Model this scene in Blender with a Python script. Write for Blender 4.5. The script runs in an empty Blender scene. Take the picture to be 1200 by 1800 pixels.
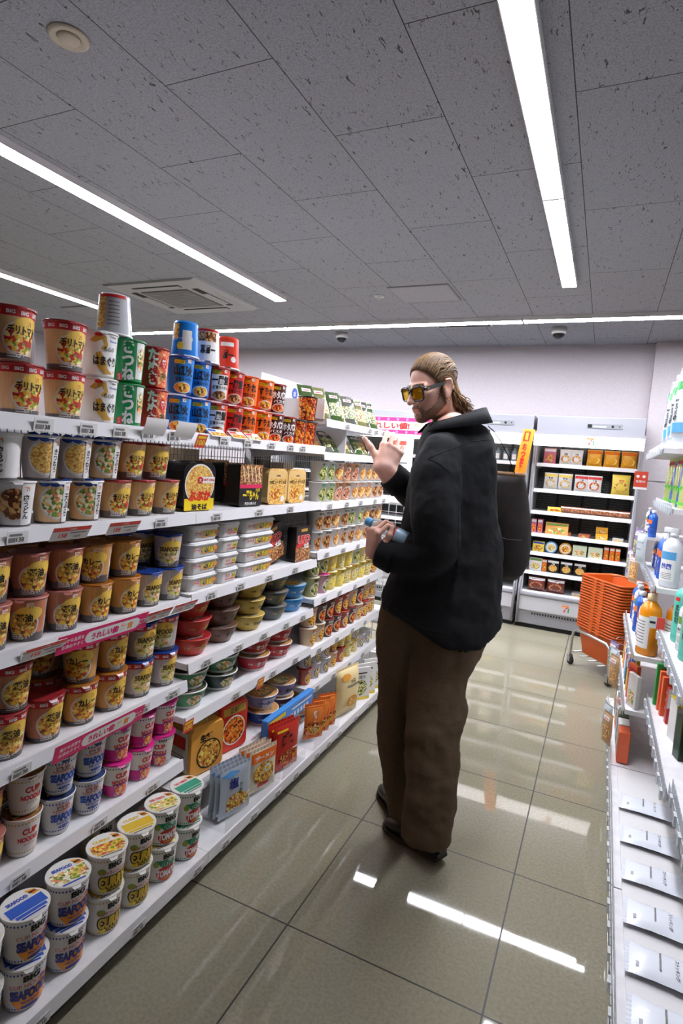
import bpy, bmesh, math, random
import numpy as np
from mathutils import Vector, Matrix
SC = bpy.context.scene
COL = SC.collection
PI = math.pi
rnd = random.Random(7)

# ---------------------------------------------------------------- camera, world, exposure
CAM_H = 1.456
def cam_basis(yaw=0.425628, pit=-0.094326, rol=0.07324):
    r = Vector((math.cos(yaw), math.sin(yaw), 0)); f = Vector((-math.sin(yaw), math.cos(yaw), 0)); u = Vector((0, 0, 1))
    f2 = f*math.cos(pit)+u*math.sin(pit); u2 = u*math.cos(pit)-f*math.sin(pit)
    return r*math.cos(rol)+u2*math.sin(rol), u2*math.cos(rol)-r*math.sin(rol), f2
CR, CU, CF = cam_basis()
cd = bpy.data.cameras.new('camera'); cam = bpy.data.objects.new('camera', cd); COL.objects.link(cam)
cd.sensor_fit = 'VERTICAL'; cd.sensor_height = 36.0; cd.lens = 1004.55/1800*36; cd.clip_start = .02
cam.matrix_world = Matrix(((CR.x, CU.x, -CF.x, 0), (CR.y, CU.y, -CF.y, 0), (CR.z, CU.z, -CF.z, CAM_H), (0, 0, 0, 1)))
SC.camera = cam
w = bpy.data.worlds.new('world'); SC.world = w; w.use_nodes = True
w.node_tree.nodes['Background'].inputs[0].default_value = (.62, .68, .8, 1)
w.node_tree.nodes['Background'].inputs[1].default_value = 0.02
SC.view_settings.view_transform = 'Standard'; SC.view_settings.look = 'None'
SC.view_settings.exposure = 0.1; SC.view_settings.gamma = 1.0; SC.view_settings.use_curve_mapping = False
LAMP = 106.0          # emission of the ceiling strips
CANOPY = 3.2         # emission of the fridge canopy panels
SC.cycles.use_denoising = True
SC.cycles.max_bounces = 7; SC.cycles.diffuse_bounces = 4; SC.cycles.glossy_bounces = 3; SC.cycles.transmission_bounces = 6; SC.cycles.transparent_max_bounces = 10
SC.cycles.caustics_reflective = False; SC.cycles.caustics_refractive = False
SC.cycles.sample_clamp_indirect = 6

# ---------------------------------------------------------------- materials
MATS = {}
def lin(c):
    return tuple(((x/255)/12.92 if x/255 <= .04045 else ((x/255+.055)/1.055)**2.4) for x in c)
def mat(name, rgb=None, rough=.5, metal=0, emit=0, trans=0, alpha=1, spec=.5, coat=0, ior=1.45):
    if name in MATS: return MATS[name]
    m = bpy.data.materials.new(name); m.use_nodes = True; MATS[name] = m
    b = m.node_tree.nodes['Principled BSDF']; c = (*lin(rgb), 1)
    b.inputs['Base Color'].default_value = c; b.inputs['Roughness'].default_value = rough; b.inputs['Metallic'].default_value = metal
    b.inputs['Specular IOR Level'].default_value = spec; b.inputs['IOR'].default_value = ior
    b.inputs['Transmission Weight'].default_value = trans; b.inputs['Alpha'].default_value = alpha; b.inputs['Coat Weight'].default_value = coat
    if emit: b.inputs['Emission Color'].default_value = c; b.inputs['Emission Strength'].default_value = emit
    m.diffuse_color = c
    return m
def nodes(m): return m.node_tree.nodes, m.node_tree.links, m.node_tree.nodes['Principled BSDF']
def N(m, t, **kw):
    n = m.node_tree.nodes.new('ShaderNode'+t)
    for k, v in kw.items():
        if k.startswith('i_'): n.inputs[k[2:].replace('_', ' ')].default_value = v
        else: setattr(n, k, v)
    return n
def ramp(m, stops, const=False):
    r = m.node_tree.nodes.new('ShaderNodeValToRGB'); cr = r.color_ramp
    if const: cr.interpolation = 'CONSTANT'
    while len(cr.elements) < len(stops): cr.elements.new(.5)
    for e, (p, c) in zip(cr.elements, stops): e.position = p; e.color = (*lin(c), 1)
    return r
def speckle(name, rgb, rgb2, scale, rough=.6, bump=0, lo=.4, hi=.62, detail=3, stretch=(1, 1, 1), spec=.5, metal=0):
    """colour that wanders between two tones with noise, with an optional bump"""
    if name in MATS: return MATS[name]
    m = mat(name, rgb, rough, spec=spec, metal=metal); n, l, b = nodes(m)
    tc = N(m, 'TexCoord'); mp = N(m, 'Mapping'); mp.inputs['Scale'].default_value = stretch; l.new(tc.outputs['Object'], mp.inputs[0])
    t = N(m, 'TexNoise', i_Scale=scale, i_Detail=detail); l.new(mp.outputs[0], t.inputs['Vector'])
    r = ramp(m, [(lo, rgb), (hi, rgb2)]); l.new(t.outputs['Fac'], r.inputs[0]); l.new(r.outputs[0], b.inputs['Base Color'])
    if bump:
        bp = N(m, 'Bump', i_Strength=bump, i_Distance=.004); l.new(t.outputs['Fac'], bp.inputs['Height']); l.new(bp.outputs[0], b.inputs['Normal'])
    return m
def food(name, cols=None, scale=150, rough=.35):
    """little pieces of many colours: the printed dish on a pack"""
    name = 'food_'+name
    if name in MATS: return MATS[name]
    m = mat(name, cols[0], rough); n, l, b = nodes(m)
    tc = N(m, 'TexCoord'); nz = N(m, 'TexNoise', i_Scale=90.0, i_Detail=2.0); l.new(tc.outputs['Object'], nz.inputs['Vector'])
    mx = N(m, 'Mix', data_type='VECTOR'); mx.inputs['Factor'].default_value = .012
    l.new(tc.outputs['Object'], mx.inputs['A']); l.new(nz.outputs['Color'], mx.inputs['B'])
    v = N(m, 'TexVoronoi', i_Scale=scale); l.new(mx.outputs['Result'], v.inputs['Vector'])
    s = N(m, 'SeparateColor'); l.new(v.outputs['Color'], s.inputs[0])
    r = ramp(m, [(i/len(cols), c) for i, c in enumerate(cols)], True); l.new(s.outputs[0], r.inputs[0])
    l.new(r.outputs[0], b.inputs['Base Color'])
    return m

# ---------------------------------------------------------------- mesh builder
class MB:
    def __init__(s): s.v = []; s.f = []; s.m = []; s.s = []; s.slots = []
    def slot(s, m):
        if m not in s.slots: s.slots.append(m)
        return s.slots.index(m)
    def add(s, vs, fs, m, smooth=False):
        o = len(s.v); s.v += [tuple(v) for v in vs]; k = s.slot(m)
        for f in fs: s.f.append(tuple(i+o for i in f)); s.m.append(k); s.s.append(smooth)
        return s
    def box(s, x0, x1, y0, y1, z0, z1, m, bev=0):
        if bev:
            b = min(bev, (x1-x0)*.49, (y1-y0)*.49, (z1-z0)*.49); vs = []; 
            bm = bmesh.new(); bmesh.ops.create_cube(bm, size=1, matrix=Matrix.Translation(((x0+x1)/2, (y0+y1)/2, (z0+z1)/2)) @ Matrix.Diagonal((x1-x0, y1-y0, z1-z0, 1)))
            bmesh.ops.bevel(bm, geom=bm.edges[:], offset=b, segments=2, profile=.6, affect='EDGES')
            bm.verts.index_update(); s.add([v.co for v in bm.verts], [[v.index for v in f.verts] for f in bm.faces], m, False); bm.free(); return s
        vs = [(x, y, z) for z in (z0, z1) for y in (y0, y1) for x in (x0, x1)]
        return s.add(vs, [(0, 2, 3, 1), (4, 5, 7, 6), (0, 1, 5, 4), (2, 6, 7, 3), (0, 4, 6, 2), (1, 3, 7, 5)], m)
    def lathe(s, prof, m, seg=32, c=(0, 0, 0), smooth=True, cap0=True, cap1=True, sx=1, sy=1, rot=None):
        vs = []; n = seg
        for r, z in prof:
            for i in range(n):
                a = 2*PI*i/n; vs.append(Vector((r*sx*math.sin(a), -r*sy*math.cos(a), z)))
        fs = [(k*n+i, k*n+(i+1) % n, (k+1)*n+(i+1) % n, (k+1)*n+i) for k in range(len(prof)-1) for i in range(n)]
        if cap0: fs.append(tuple(range(n-1, -1, -1)))
        if cap1: fs.append(tuple((len(prof)-1)*n+i for i in range(n)))
        if rot: vs = [rot @ v for v in vs]
        c = Vector(c)
        return s.add([v+c for v in vs], fs, m, smooth)
    def tube(s, path, r, m, seg=8, caps=True, smooth=True):
        P = [Vector(p) for p in path]; R = r if isinstance(r, (list, tuple)) else [r]*len(P)
        t0 = (P[1]-P[0]).normalized(); up = Vector((0, 0, 1)) if abs(t0.z) < .9 else Vector((1, 0, 0)); a = t0.cross(up).normalized(); vs = []
        for i, p in enumerate(P):
            t = (P[min(i+1, len(P)-1)]-P[max(i-1, 0)]).normalized(); a = (a-t*a.dot(t)).normalized(); b = t.cross(a)
            vs += [p+(a*math.cos(2*PI*k/seg)+b*math.sin(2*PI*k/seg))*R[i] for k in range(seg)]
        fs = [(k*seg+i, k*seg+(i+1) % seg, (k+1)*seg+(i+1) % seg, (k+1)*seg+i) for k in range(len(P)-1) for i in range(seg)]
        if caps: fs += [tuple(range(seg-1, -1, -1)), tuple((len(P)-1)*seg+i for i in range(seg))]
        return s.add(vs, fs, m, smooth)
    def rings(s, rings, m, smooth=True, cap=True):
        n = len(rings[0]); vs = [p for r in rings for p in r]
        fs = [(k*n+i, k*n+(i+1) % n, (k+1)*n+(i+1) % n, (k+1)*n+i) for k in range(len(rings)-1) for i in range(n)]
        if cap: fs += [tuple(range(n-1, -1, -1)), tuple((len(rings)-1)*n+i for i in range(n))]
        return s.add(vs, fs, m, smooth)
    def prism(s, pts, axis, a0, a1, m):
        """outline in the other two axes, extruded along axis"""
        n = len(pts)
        def P(p, a): return {'x': (a, p[0], p[1]), 'y': (p[0], a, p[1]), 'z': (p[0], p[1], a)}[axis]
        return s.add([P(p, a0) for p in pts]+[P(p, a1) for p in pts], [(i, (i+1) % n, n+(i+1) % n, n+i) for i in range(n)]+[tuple(range(n-1, -1, -1)), tuple(range(n, 2*n))], m)
    def sheet(s, fn, nu, nv, m, smooth=True):
        return s.add([fn(i/nu, j/nv) for j in range(nv+1) for i in range(nu+1)], [(j*(nu+1)+i, j*(nu+1)+i+1, (j+1)*(nu+1)+i+1, (j+1)*(nu+1)+i) for j in range(nv) for i in range(nu)], m, smooth)
    def mesh(s, name):
        me = bpy.data.meshes.new(name); me.from_pydata(s.v, [], s.f)
        for m in s.slots: me.materials.append(m)
        me.polygons.foreach_set('material_index', s.m); me.polygons.foreach_set('use_smooth', s.s); me.update()
        return me
    def build(s, name, parent=None, loc=None, fix=False):
        me = s.mesh(name)
        if fix:
            bm = bmesh.new(); bm.from_mesh(me); bmesh.ops.recalc_face_normals(bm, faces=bm.faces); bm.to_mesh(me); bm.free()
        o = bpy.data.objects.new(name, me); COL.objects.link(o)
        if parent: o.parent = parent
        if loc: o.location = loc
        return o
def tag(o, label=None, cat=None, group=None, kind=None):
    if label: o['label'] = label
    if cat: o['category'] = cat
    if group: o['group'] = group
    if kind: o['kind'] = kind
    return o
def thing(name, label, cat, loc=(0, 0, 0), rz=0, group=None):
    o = bpy.data.objects.new(name, None); COL.objects.link(o); o.location = loc; o.rotation_euler = (0, 0, rz); o.empty_display_size = .05
    return tag(o, label, cat, group)
def struct(name, mb): return tag(mb.build(name), kind='structure')

# ---------------------------------------------------------------- flat artwork that wraps onto packs
TXT = {}
def text_mesh(st, bold=0, vert=False):
    k = (st, bold, vert)
    if k in TXT: return TXT[k]
    c = bpy.data.curves.new('lettering', 'FONT'); c.body = '\n'.join(st) if vert else st; c.offset = bold; c.resolution_u = 3
    c.align_x = 'CENTER' if vert else 'LEFT'; c.space_line = .92 if vert else 1
    o = bpy.data.objects.new('lettering', c); COL.objects.link(o); bpy.context.view_layer.update()
    me = bpy.data.meshes.new_from_object(o.evaluated_get(bpy.context.evaluated_depsgraph_get()))
    vs = [(v.co.x, v.co.y) for v in me.vertices]; fs = [tuple(p.vertices) for p in me.polygons]
    bpy.data.objects.remove(o); bpy.data.curves.remove(c); bpy.data.meshes.remove(me)
    xs = [v[0] for v in vs]; ys = [v[1] for v in vs]; w, h = max(xs)-min(xs), max(ys)-min(ys); cx, cy = (max(xs)+min(xs))/2, (max(ys)+min(ys))/2
    TXT[k] = ([((x-cx)/h, (y-cy)/h) for x, y in vs], fs, w/h)
    return TXT[k]
class Art:
    STEP = .007
    def __init__(s): s.items = []
    def _cut(s, vs, fs):
        us = [v[0] for v in vs]; lo, hi = min(us), max(us)
        if hi-lo < s.STEP*1.2: return vs, fs
        bm = bmesh.new(); bv = [bm.verts.new((u, v, 0)) for u, v in vs]
        for f in fs:
            try: bm.faces.new([bv[i] for i in f])
            except ValueError: pass
        k = math.ceil(lo/s.STEP)
        while k*s.STEP < hi:
            bmesh.ops.bisect_plane(bm, geom=bm.verts[:]+bm.edges[:]+bm.faces[:], plane_co=(k*s.STEP, 0, 0), plane_no=(1, 0, 0)); k += 1
        bm.verts.index_update(); r = [(v.co.x, v.co.y) for v in bm.verts], [[v.index for v in f.verts] for f in bm.faces]; bm.free()
        return r
    def poly(s, pts, m, L=1): s.items.append((*s._cut(pts, [tuple(range(len(pts)))]), m, L)); return s
    def rect(s, u0, v0, u1, v1, m, L=1):
        n = max(1, math.ceil((u1-u0)/s.STEP)); vs = [(u0+(u1-u0)*i/n, v) for v in (v0, v1) for i in range(n+1)]
        s.items.append((vs, [(i, i+1, n+2+i, n+1+i) for i in range(n)], m, L)); return s
    def ell(s, cu, cv, ru, rv, m, L=1, n=14):
        vs = []; fs = []
        for i in range(n+1):
            a = PI*i/n; u = -math.cos(a)*ru; d = math.sin(a)*rv; vs += [(cu+u, cv-d), (cu+u, cv+d)]
        fs = [(2*i, 2*i+2, 2*i+3, 2*i+1) for i in range(n)]
        s.items.append((vs, fs, m, L)); return s
    def text(s, st, cu, cv, h, m, L=3, w=None, rot=0, vert=False, bold=.015):
        vs, fs, asp = text_mesh(st, bold, vert); sx = h if w is None else w/asp
        c, q = math.cos(rot), math.sin(rot)
        vs = [(cu+c*x*sx-q*y*h, cv+q*x*sx+c*y*h) for x, y in vs]
        s.items.append((*s._cut(vs, fs), m, L)); return s
    def dish(s, cu, cv, ru, rv, fm, rim, L=1): s.ell(cu, cv, ru, rv, rim, L); return s.ell(cu, cv, ru*.88, rv*.86, fm, L+1)
    def emit(s, mb, fn):
        for vs, fs, m, L in s.items: mb.add([fn(u, v, L) for u, v in vs], fs, m)
        return mb
LAY = .00028
def on_cone(r0, r1, h, z0=0):
    rm = (r0+r1)/2
    def fn(u, v, L):
        r = r0+(r1-r0)*v/h+L*LAY; a = u/rm; return (r*math.sin(a), -r*math.cos(a), z0+v)
    return fn
def on_disc(z): return lambda u, v, L: (u, v, z+L*LAY)
def on_front(y, z0=0): return lambda u, v, L: (u, y-L*LAY, z0+v)         # a face that looks to -y
def on_right(x, z0=0): return lambda u, v, L: (x+L*LAY, u, z0+v)          # a face that looks to +x
def on_left(x, z0=0): return lambda u, v, L: (x-L*LAY, -u, z0+v)
def seven(a, cu, cv, h, L=3):
    """the two-tone numeral mark on the store's own goods and fridges"""
    r, g, o = mat('mark_red', (215, 60, 50)), mat('mark_green', (30, 140, 80)), mat('mark_orange', (240, 130, 40))
    a.rect(cu-.5*h, cv+.28*h, cu+.5*h, cv+.5*h, o, L); a.poly([(cu+.22*h, cv+.28*h), (cu+.5*h, cv+.28*h), (cu+.12*h, cv-.02*h), (cu-.1*h, cv-.02*h)], r, L)
    a.poly([(cu-.1*h, cv-.1*h), (cu+.1*h, cv-.1*h), (cu+.02*h, cv-.5*h), (cu-.2*h, cv-.5*h)], r, L); a.rect(cu+.4*h, cv-.5*h, cu+.58*h, cv+.18*h, g, L)
    return a
ORD = ['first', 'second', 'third', 'fourth', 'fifth', 'sixth', 'seventh', 'eighth', 'ninth', 'tenth', 'eleventh', 'twelfth', 'thirteenth', 'fourteenth', 'fifteenth', 'sixteenth', 'seventeenth', 'eighteenth', 'nineteenth', 'twentieth', 'twenty-first', 'twenty-second', 'twenty-third', 'twenty-fourth', 'twenty-fifth', 'twenty-sixth']
class Proto:
    """one kind of thing: its own mesh (or none) and its parts; put() makes an individual of it"""
    def __init__(s, name, cat, body, parts=()): s.name, s.cat, s.body, s.parts = name, cat, body, list(parts)
    def put(s, loc, rz=0, label=None, group=None, flip=False, tilt=(0, 0), parts=True, scale=1):
        o = bpy.data.objects.new(s.name, s.body); COL.objects.link(o); o.location = loc; o.rotation_euler = (tilt[0], tilt[1]+(PI if flip else 0), rz); o.scale = (scale,)*3
        tag(o, label, s.cat, group)
        if parts:
            for nm, me in s.parts:
                c = bpy.data.objects.new(nm, me); COL.objects.link(c); c.parent = o
        return o
# ---------------------------------------------------------------- the room
X0, X1, Y0, Y1, HC = -6.6, 2.6, -2.6, 6.16, 2.726
def floor_mat():
    m = mat('polished_tile', (165, 155, 138), .07, spec=.5); n, l, b = nodes(m)
    tc = N(m, 'TexCoord'); mp = N(m, 'Mapping'); mp.inputs['Location'].default_value = (.146, -.266, 0); l.new(tc.outputs['Object'], mp.inputs[0])
    br = N(m, 'TexBrick', offset=0.0, squash=1.0, i_Scale=1.0, i_Mortar_Size=.0028, i_Brick_Width=.6025, i_Row_Height=.603, i_Mortar_Smooth=.15, i_Bias=0.0)
    br.inputs['Color1'].default_value = (*lin((142, 137, 118)), 1); br.inputs['Color2'].default_value = (*lin((139, 134, 116)), 1); br.inputs['Mortar'].default_value = (*lin((38, 36, 33)), 1)
    l.new(mp.outputs[0], br.inputs['Vector'])
    nz = N(m, 'TexNoise', i_Scale=95.0, i_Detail=4.0); l.new(tc.outputs['Object'], nz.inputs['Vector'])
    rp = ramp(m, [(.35, (236, 234, 230)), (.62, (255, 255, 255))]); l.new(nz.outputs['Fac'], rp.inputs[0])
    mx = N(m, 'Mix', data_type='RGBA', blend_type='MULTIPLY'); mx.inputs['Factor'].default_value = 1; l.new(br.outputs['Color'], mx.inputs['A']); l.new(rp.outputs[0], mx.inputs['B']); l.new(mx.outputs['Result'], b.inputs['Base Color'])
    n2 = N(m, 'TexNoise', i_Scale=3.0, i_Detail=5.0); l.new(tc.outputs['Object'], n2.inputs['Vector']); r2 = ramp(m, [(.3, (38, 38, 38)), (.75, (62, 62, 62))]); l.new(n2.outputs['Fac'], r2.inputs[0])
    ma = N(m, 'Math', operation='MULTIPLY_ADD'); l.new(br.outputs['Fac'], ma.inputs[0]); ma.inputs[1].default_value = .5; l.new(r2.outputs[0], ma.inputs[2]); l.new(ma.outputs[0], b.inputs['Roughness'])
    return m
def ceil_mat():
    m = mat('ceiling_board', (200, 200, 200), .9, spec=.2); n, l, b = nodes(m)
    tc = N(m, 'TexCoord'); s = N(m, 'SeparateXYZ'); l.new(tc.outputs['Object'], s.inputs[0]); c = N(m, 'CombineXYZ'); l.new(s.outputs[1], c.inputs[0]); l.new(s.outputs[0], c.inputs[1])
    mp = N(m, 'Mapping'); mp.inputs['Location'].default_value = (-1.668+.936*6, 1.118+.447*20, 0); l.new(c.outputs[0], mp.inputs[0])
    br = N(m, 'TexBrick', offset=.5, squash=1.0, i_Scale=1.0, i_Mortar_Size=.0022, i_Brick_Width=.936, i_Row_Height=.447, i_Mortar_Smooth=.2, i_Bias=0.0)
    for k, cc in (('Color1', (153, 154, 160)), ('Color2', (150, 151, 157)), ('Mortar', (70, 68, 66))): br.inputs[k].default_value = (*lin(cc), 1)
    l.new(mp.outputs[0], br.inputs['Vector'])
    m2 = N(m, 'Mapping'); m2.inputs['Scale'].default_value = (74, 22, 1); m2.inputs['Rotation'].default_value = (0, 0, .25); l.new(tc.outputs['Object'], m2.inputs[0])
    nz = N(m, 'TexNoise', i_Scale=1.0, i_Detail=2.5, i_Roughness=.65, i_Distortion=1.1); l.new(m2.outputs[0], nz.inputs['Vector'])
    rp = ramp(m, [(.63, (255, 255, 255)), (.675, (136, 130, 122))]); l.new(nz.outputs['Fac'], rp.inputs[0])
    n3 = N(m, 'TexNoise', i_Scale=160.0, i_Detail=2.0); l.new(tc.outputs['Object'], n3.inputs['Vector']); r3 = ramp(m, [(.35, (222, 222, 222)), (.6, (255, 255, 255))]); l.new(n3.outputs['Fac'], r3.inputs[0])
    mx = N(m, 'Mix', data_type='RGBA', blend_type='MULTIPLY'); mx.inputs['Factor'].default_value = 1; l.new(br.outputs['Color'], mx.inputs['A']); l.new(rp.outputs[0], mx.inputs['B'])
    mz = N(m, 'Mix', data_type='RGBA', blend_type='MULTIPLY'); mz.inputs['Factor'].default_value = 1; l.new(mx.outputs['Result'], mz.inputs['A']); l.new(r3.outputs[0], mz.inputs['B']); l.new(mz.outputs['Result'], b.inputs['Base Color'])
    return m
wallm = speckle('wall_paper', (172, 165, 168), (180, 173, 176), 140, .85, bump=.06)
struct('floor', MB().box(X0, X1, Y0, Y1+.1, -.1, 0, floor_mat()))
struct('ceiling', MB().box(X0, X1, Y0, Y1+.1, HC, HC+.1, ceil_mat()))
struct('wall_back', MB().box(X0, X1, Y1, Y1+.1, 0, HC, wallm))
struct('wall_left', MB().box(X0-.1, X0, Y0, Y1+.1, 0, HC, wallm))
struct('wall_right', MB().box(X1, X1+.1, Y0, Y1+.1, 0, HC, wallm))
struct('wall_front', MB().box(X0, X1, Y0-.1, Y0, 0, HC, mat('darkened_front', (14, 16, 20), .06)))  # unseen wall behind the camera, given a dark gloss to cut fill light
struct('trim_1', MB().box(.30, X1, Y1-.10, Y1, 0, HC, wallm, .004))   # the shallow pier right of the fridges
lampm = mat('lamp_diffuser', (244, 246, 255), .4, emit=LAMP)
white = mat('white_steel', (222, 220, 220), .35); cream = mat('grey_white_plastic', (190, 190, 188), .45); black = mat('black_plastic', (18, 18, 19), .3)
chrome = mat('chrome', (190, 190, 190), .34, metal=1); dark = mat('dark_gap', (22, 22, 22), .8)
def strip(label, a, b, w=.086):
    """a strip lamp between two points under the ceiling"""
    a, b = Vector(a), Vector(b); t = thing('strip_light', label, 'light', ((a.x+b.x)/2, (a.y+b.y)/2, HC), group='ceiling strip lights')
    d = (b-a)/2; ax = abs(d.x) > abs(d.y); L = d.length
    def bx(m, ww, l0, z0, z1, mm, bev=0): return m.box(-l0, l0, -ww/2, ww/2, z0, z1, mm, bev) if ax else m.box(-ww/2, ww/2, -l0, l0, z0, z1, mm, bev)
    hs = bx(MB(), w*.98, L, -.022, 0, white)
    for e in (-1, 1): (hs.box(-L, L, e*(w/2+.002)-.002, e*(w/2+.002)+.002, -.0335, 0, white) if ax else hs.box(e*(w/2+.002)-.002, e*(w/2+.002)+.002, -L, L, -.0335, 0, white))
    hs.build('housing', t); bx(MB(), w, L, -.034, -.022, lampm, .004).build('diffuser', t)
    for s in (-1, 1):
        e = MB(); (e.box(s*L-.004, s*L+.004, -w/2-.002, w/2+.002, -.036, 0, white) if ax else e.box(-w/2-.002, w/2+.002, s*L-.004, s*L+.004, -.036, 0, white)).build('end_cap', t)
strip('long strip light on the ceiling above the aisle, over the man', (-.347, 1.45, 0), (-.347, 2.83, 0))
strip('short strip light continuing the aisle lamp towards the fridges', (-.347, 2.84, 0), (-.347, 4.16, 0))
strip('strip light above the noodle shelves, ending by the air conditioner', (-2.555, 1.0, 0), (-2.555, 4.13, 0), .1)
strip('strip light beyond the noodle shelves, ending behind the stacked cups', (-4.49, 1.6, 0), (-4.49, 4.07, 0), .1)
for k, (a, b, nm) in enumerate([(-5.2, -3.0, 'segment of the cross strip light above the left part of the fridges'), (-2.99, -.76, 'middle segment of the cross strip light, behind the man'), (-.75, 1.5, 'segment of the cross strip light above the fridge at the basket stack')]):
    strip(nm, (a, 5.05, 0), (b, 5.05, 0), .1)
# air conditioner cassette
t = thing('ceiling_air_conditioner', 'square white ceiling air conditioner cassette behind the noodle shelf', 'air conditioner', (-3.44, 3.98, HC))
p = MB(); p.prism([(-.475, 0), (.475, 0), (.43, -.016), (-.43, -.016)], 'y', -.44, .44, mat('cassette_grey', (158, 157, 158), .5)); p.build('panel', t)
g = MB(); g.box(-.24, .24, -.24, .24, -.022, -.014, mat('grille_grey', (96, 94, 92), .6)); [g.box(-.235, .235, y-.004, y+.004, -.025, -.021, mat('cassette_grey')) for y in np.linspace(-.22, .22, 16)]; g.build('grille', t)
for x, y, a, b in ((0, -.32, .24, .028), (0, .32, .24, .028), (-.32, 0, .028, .24), (.32, 0, .028, .24)):
    q = MB(); q.box(x-a, x+a, y-b, y+b, -.019, -.0155, dark); q.box(x-a*.97, x+a*.97, y-b*.45, y+b*.8, -.022, -.018, mat('cassette_grey')); q.build('louver', t)
for lb, x, y, wx, wy in (('flush ceiling access hatch between the fridge camera and aisle lamp', -1.37, 4.24, .23, .2), ('flush ceiling access hatch behind the stacked cups', -4.75, 4.25, .27, .2)):
    t = thing('access_hatch', lb, 'hatch', (x, y, HC), group='ceiling hatches'); MB().box(-wx, wx, -wy, wy, -.006, 0, mat('hatch_frame', (110, 108, 108), .5)).build('frame', t); MB().box(-wx+.012, wx-.012, -wy+.012, wy-.012, -.008, -.004, speckle('hatch_board', (146, 146, 150), (152, 152, 156), 90, .9)).build('panel', t)
t = thing('ceiling_speaker', 'round cream speaker grille set in the ceiling', 'speaker', (-1.695, 1.372, HC))
MB().lathe([(.062, 0), (.062, -.006), (.05, -.012), (.042, -.006)], mat('speaker_cream', (178, 168, 150), .5), 40).build('ring', t); MB().lathe([(.038, -.004), (.03, -.014), (.014, -.018), (.001, -.018)], mat('speaker_cream'), 32).build('cone', t)
tag(MB().lathe([(.04, 0), (.038, -.008), (.016, -.012), (.012, -.03), (.001, -.032)], cream, 24).build('sprinkler', loc=(-1.735, 4.24, HC)), 'small round sprinkler on the ceiling beside the access hatch', 'sprinkler')
for lb, x, y in (('dome camera on the ceiling behind the blue cups', -4.37, 5.31), ('dome camera on the ceiling above the noodle end shelf', -2.59, 5.40), ('dome camera on the ceiling above the fridge and baskets', -.5, 5.42)):
    t = thing('dome_camera', lb, 'camera', (x, y, HC), group='ceiling dome cameras')
    MB().lathe([(.062, 0), (.062, -.045), (.055, -.055)], cream, 28).build('housing', t)
    MB().lathe([(.05, -.053)]+[(.05*math.cos(a), -.055-.045*math.sin(a)) for a in np.linspace(.1, 1.5, 8)], mat('smoked_dome', (12, 12, 14), .08), 28).build('dome', t)
t = thing('ceiling_vent', 'slot vent in the ceiling beside the cross strip light', 'vent', (-1.3, 5.22, HC))
MB().box(-.25, .25, -.06, .06, -.008, 0, cream).build('frame', t); v = MB(); [v.box(-.235, .235, y-.009, y+.009, -.01, -.006, dark) for y in (-.036, -.012, .012, .036)]; v.build('slot', t)
# ---------------------------------------------------------------- gondola shelving
railm = mat('price_rail', (226, 224, 226), .25); steel = mat('galvanised_wire', (150, 150, 148), .35, metal=.6); padm = speckle('shelf_paint', (226, 224, 225), (216, 214, 216), 20, .4)
SX, BX = -1.205, -1.08          # fronts of the upper shelves and of the base deck
def wires(mb, y0, y1, z0, z1, x, pu=.0225, pv=.052, r=.0013):
    for y in np.arange(y0+.01, y1-.005, pu): mb.box(x-r, x+r, y-r, y+r, z0, z1, steel)
    for z in np.arange(z0, z1+.001, pv): mb.box(x+r, x+3*r, y0, y1, z-r, z+r, steel)
def bay(label, y0, y1, levels, xb=-1.62):
    t = thing('gondola_bay', label, 'shelving', (xb, (y0+y1)/2, 0), group='bays of the noodle gondola'); c = (y0+y1)/2; h = (y1-y0)/2
    def X(x): return x-xb
    for s in (-1, 1): MB().box(-.02, .02, s*h-.012 if s > 0 else -h, h if s > 0 else -h+.012, 0, 1.5, white).build('upright', t)
    m = MB(); wires(m, -h+.014, h-.014, .12, 1.48, 0); m.build('wire_back', t)
    MB().box(-.03, -.012, -h+.014, h-.014, .1, 1.18, mat('backing_grey', (120, 119, 118), .6)).build('backing_panel', t)
    b = MB(); b.box(X(-1.6), X(BX)-.006, -h+.001, h-.001, .07, .10, padm); b.box(X(-1.6), X(-1.12), -h+.001, h-.001, 0, .07, mat('kick_grey', (70, 68, 66), .6)); b.build('base_deck', t)
    MB().box(X(BX)-.006, X(BX), -h+.001, h-.001, .058, .102, railm).build('price_rail', t)
    for z, x in levels:
        s = MB(); s.box(0.0, X(x)-.005, -h+.001, h-.001, z-.022, z, padm)
        for e in (-1, 1): s.prism([(0, z-.022), (X(x)-.2, z-.022), (0, z-.05)], 'y', e*(h-.004)-.002, e*(h-.004)+.002, white)
        s.build('shelf', t)
        MB().prism([(X(x)-.005, z+.003), (X(x)+.001, z+.003), (X(x)+.006, z-.034), (X(x)+.002, z-.034)], 'y', -h+.001, h-.001, railm).build('price_rail', t)
    return t
LA = [1.5, 1.24, .955, .67, .39]; LB = [1.5, 1.24, .965, .725, .535, .262]; LC = [1.63, 1.475, 1.235, .995, .768, .515, .318]
bay('white gondola bay of BIG and regular noodle cups, closest to the camera', .55, 1.5, [(z, SX) for z in LA])
bay('white gondola bay of noodle bowls and white yakisoba trays', 1.5, 2.41, [(z, SX) for z in LB])
bay('white gondola bay of small cups and vegetable packets, beside the man', 2.41, 3.36, [(z, SX) for z in LC])
# the far face of the same gondola, seen through the wire
t = thing('gondola_bay', 'backing shelves seen through the wire of the noodle gondola', 'shelving', (-1.66, 1.95, 0))
for z in (.12, .45, .8, 1.12, 1.475): MB().box(-.38, 0, -1.4, 1.4, z-.02, z, padm).build('shelf', t)
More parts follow.
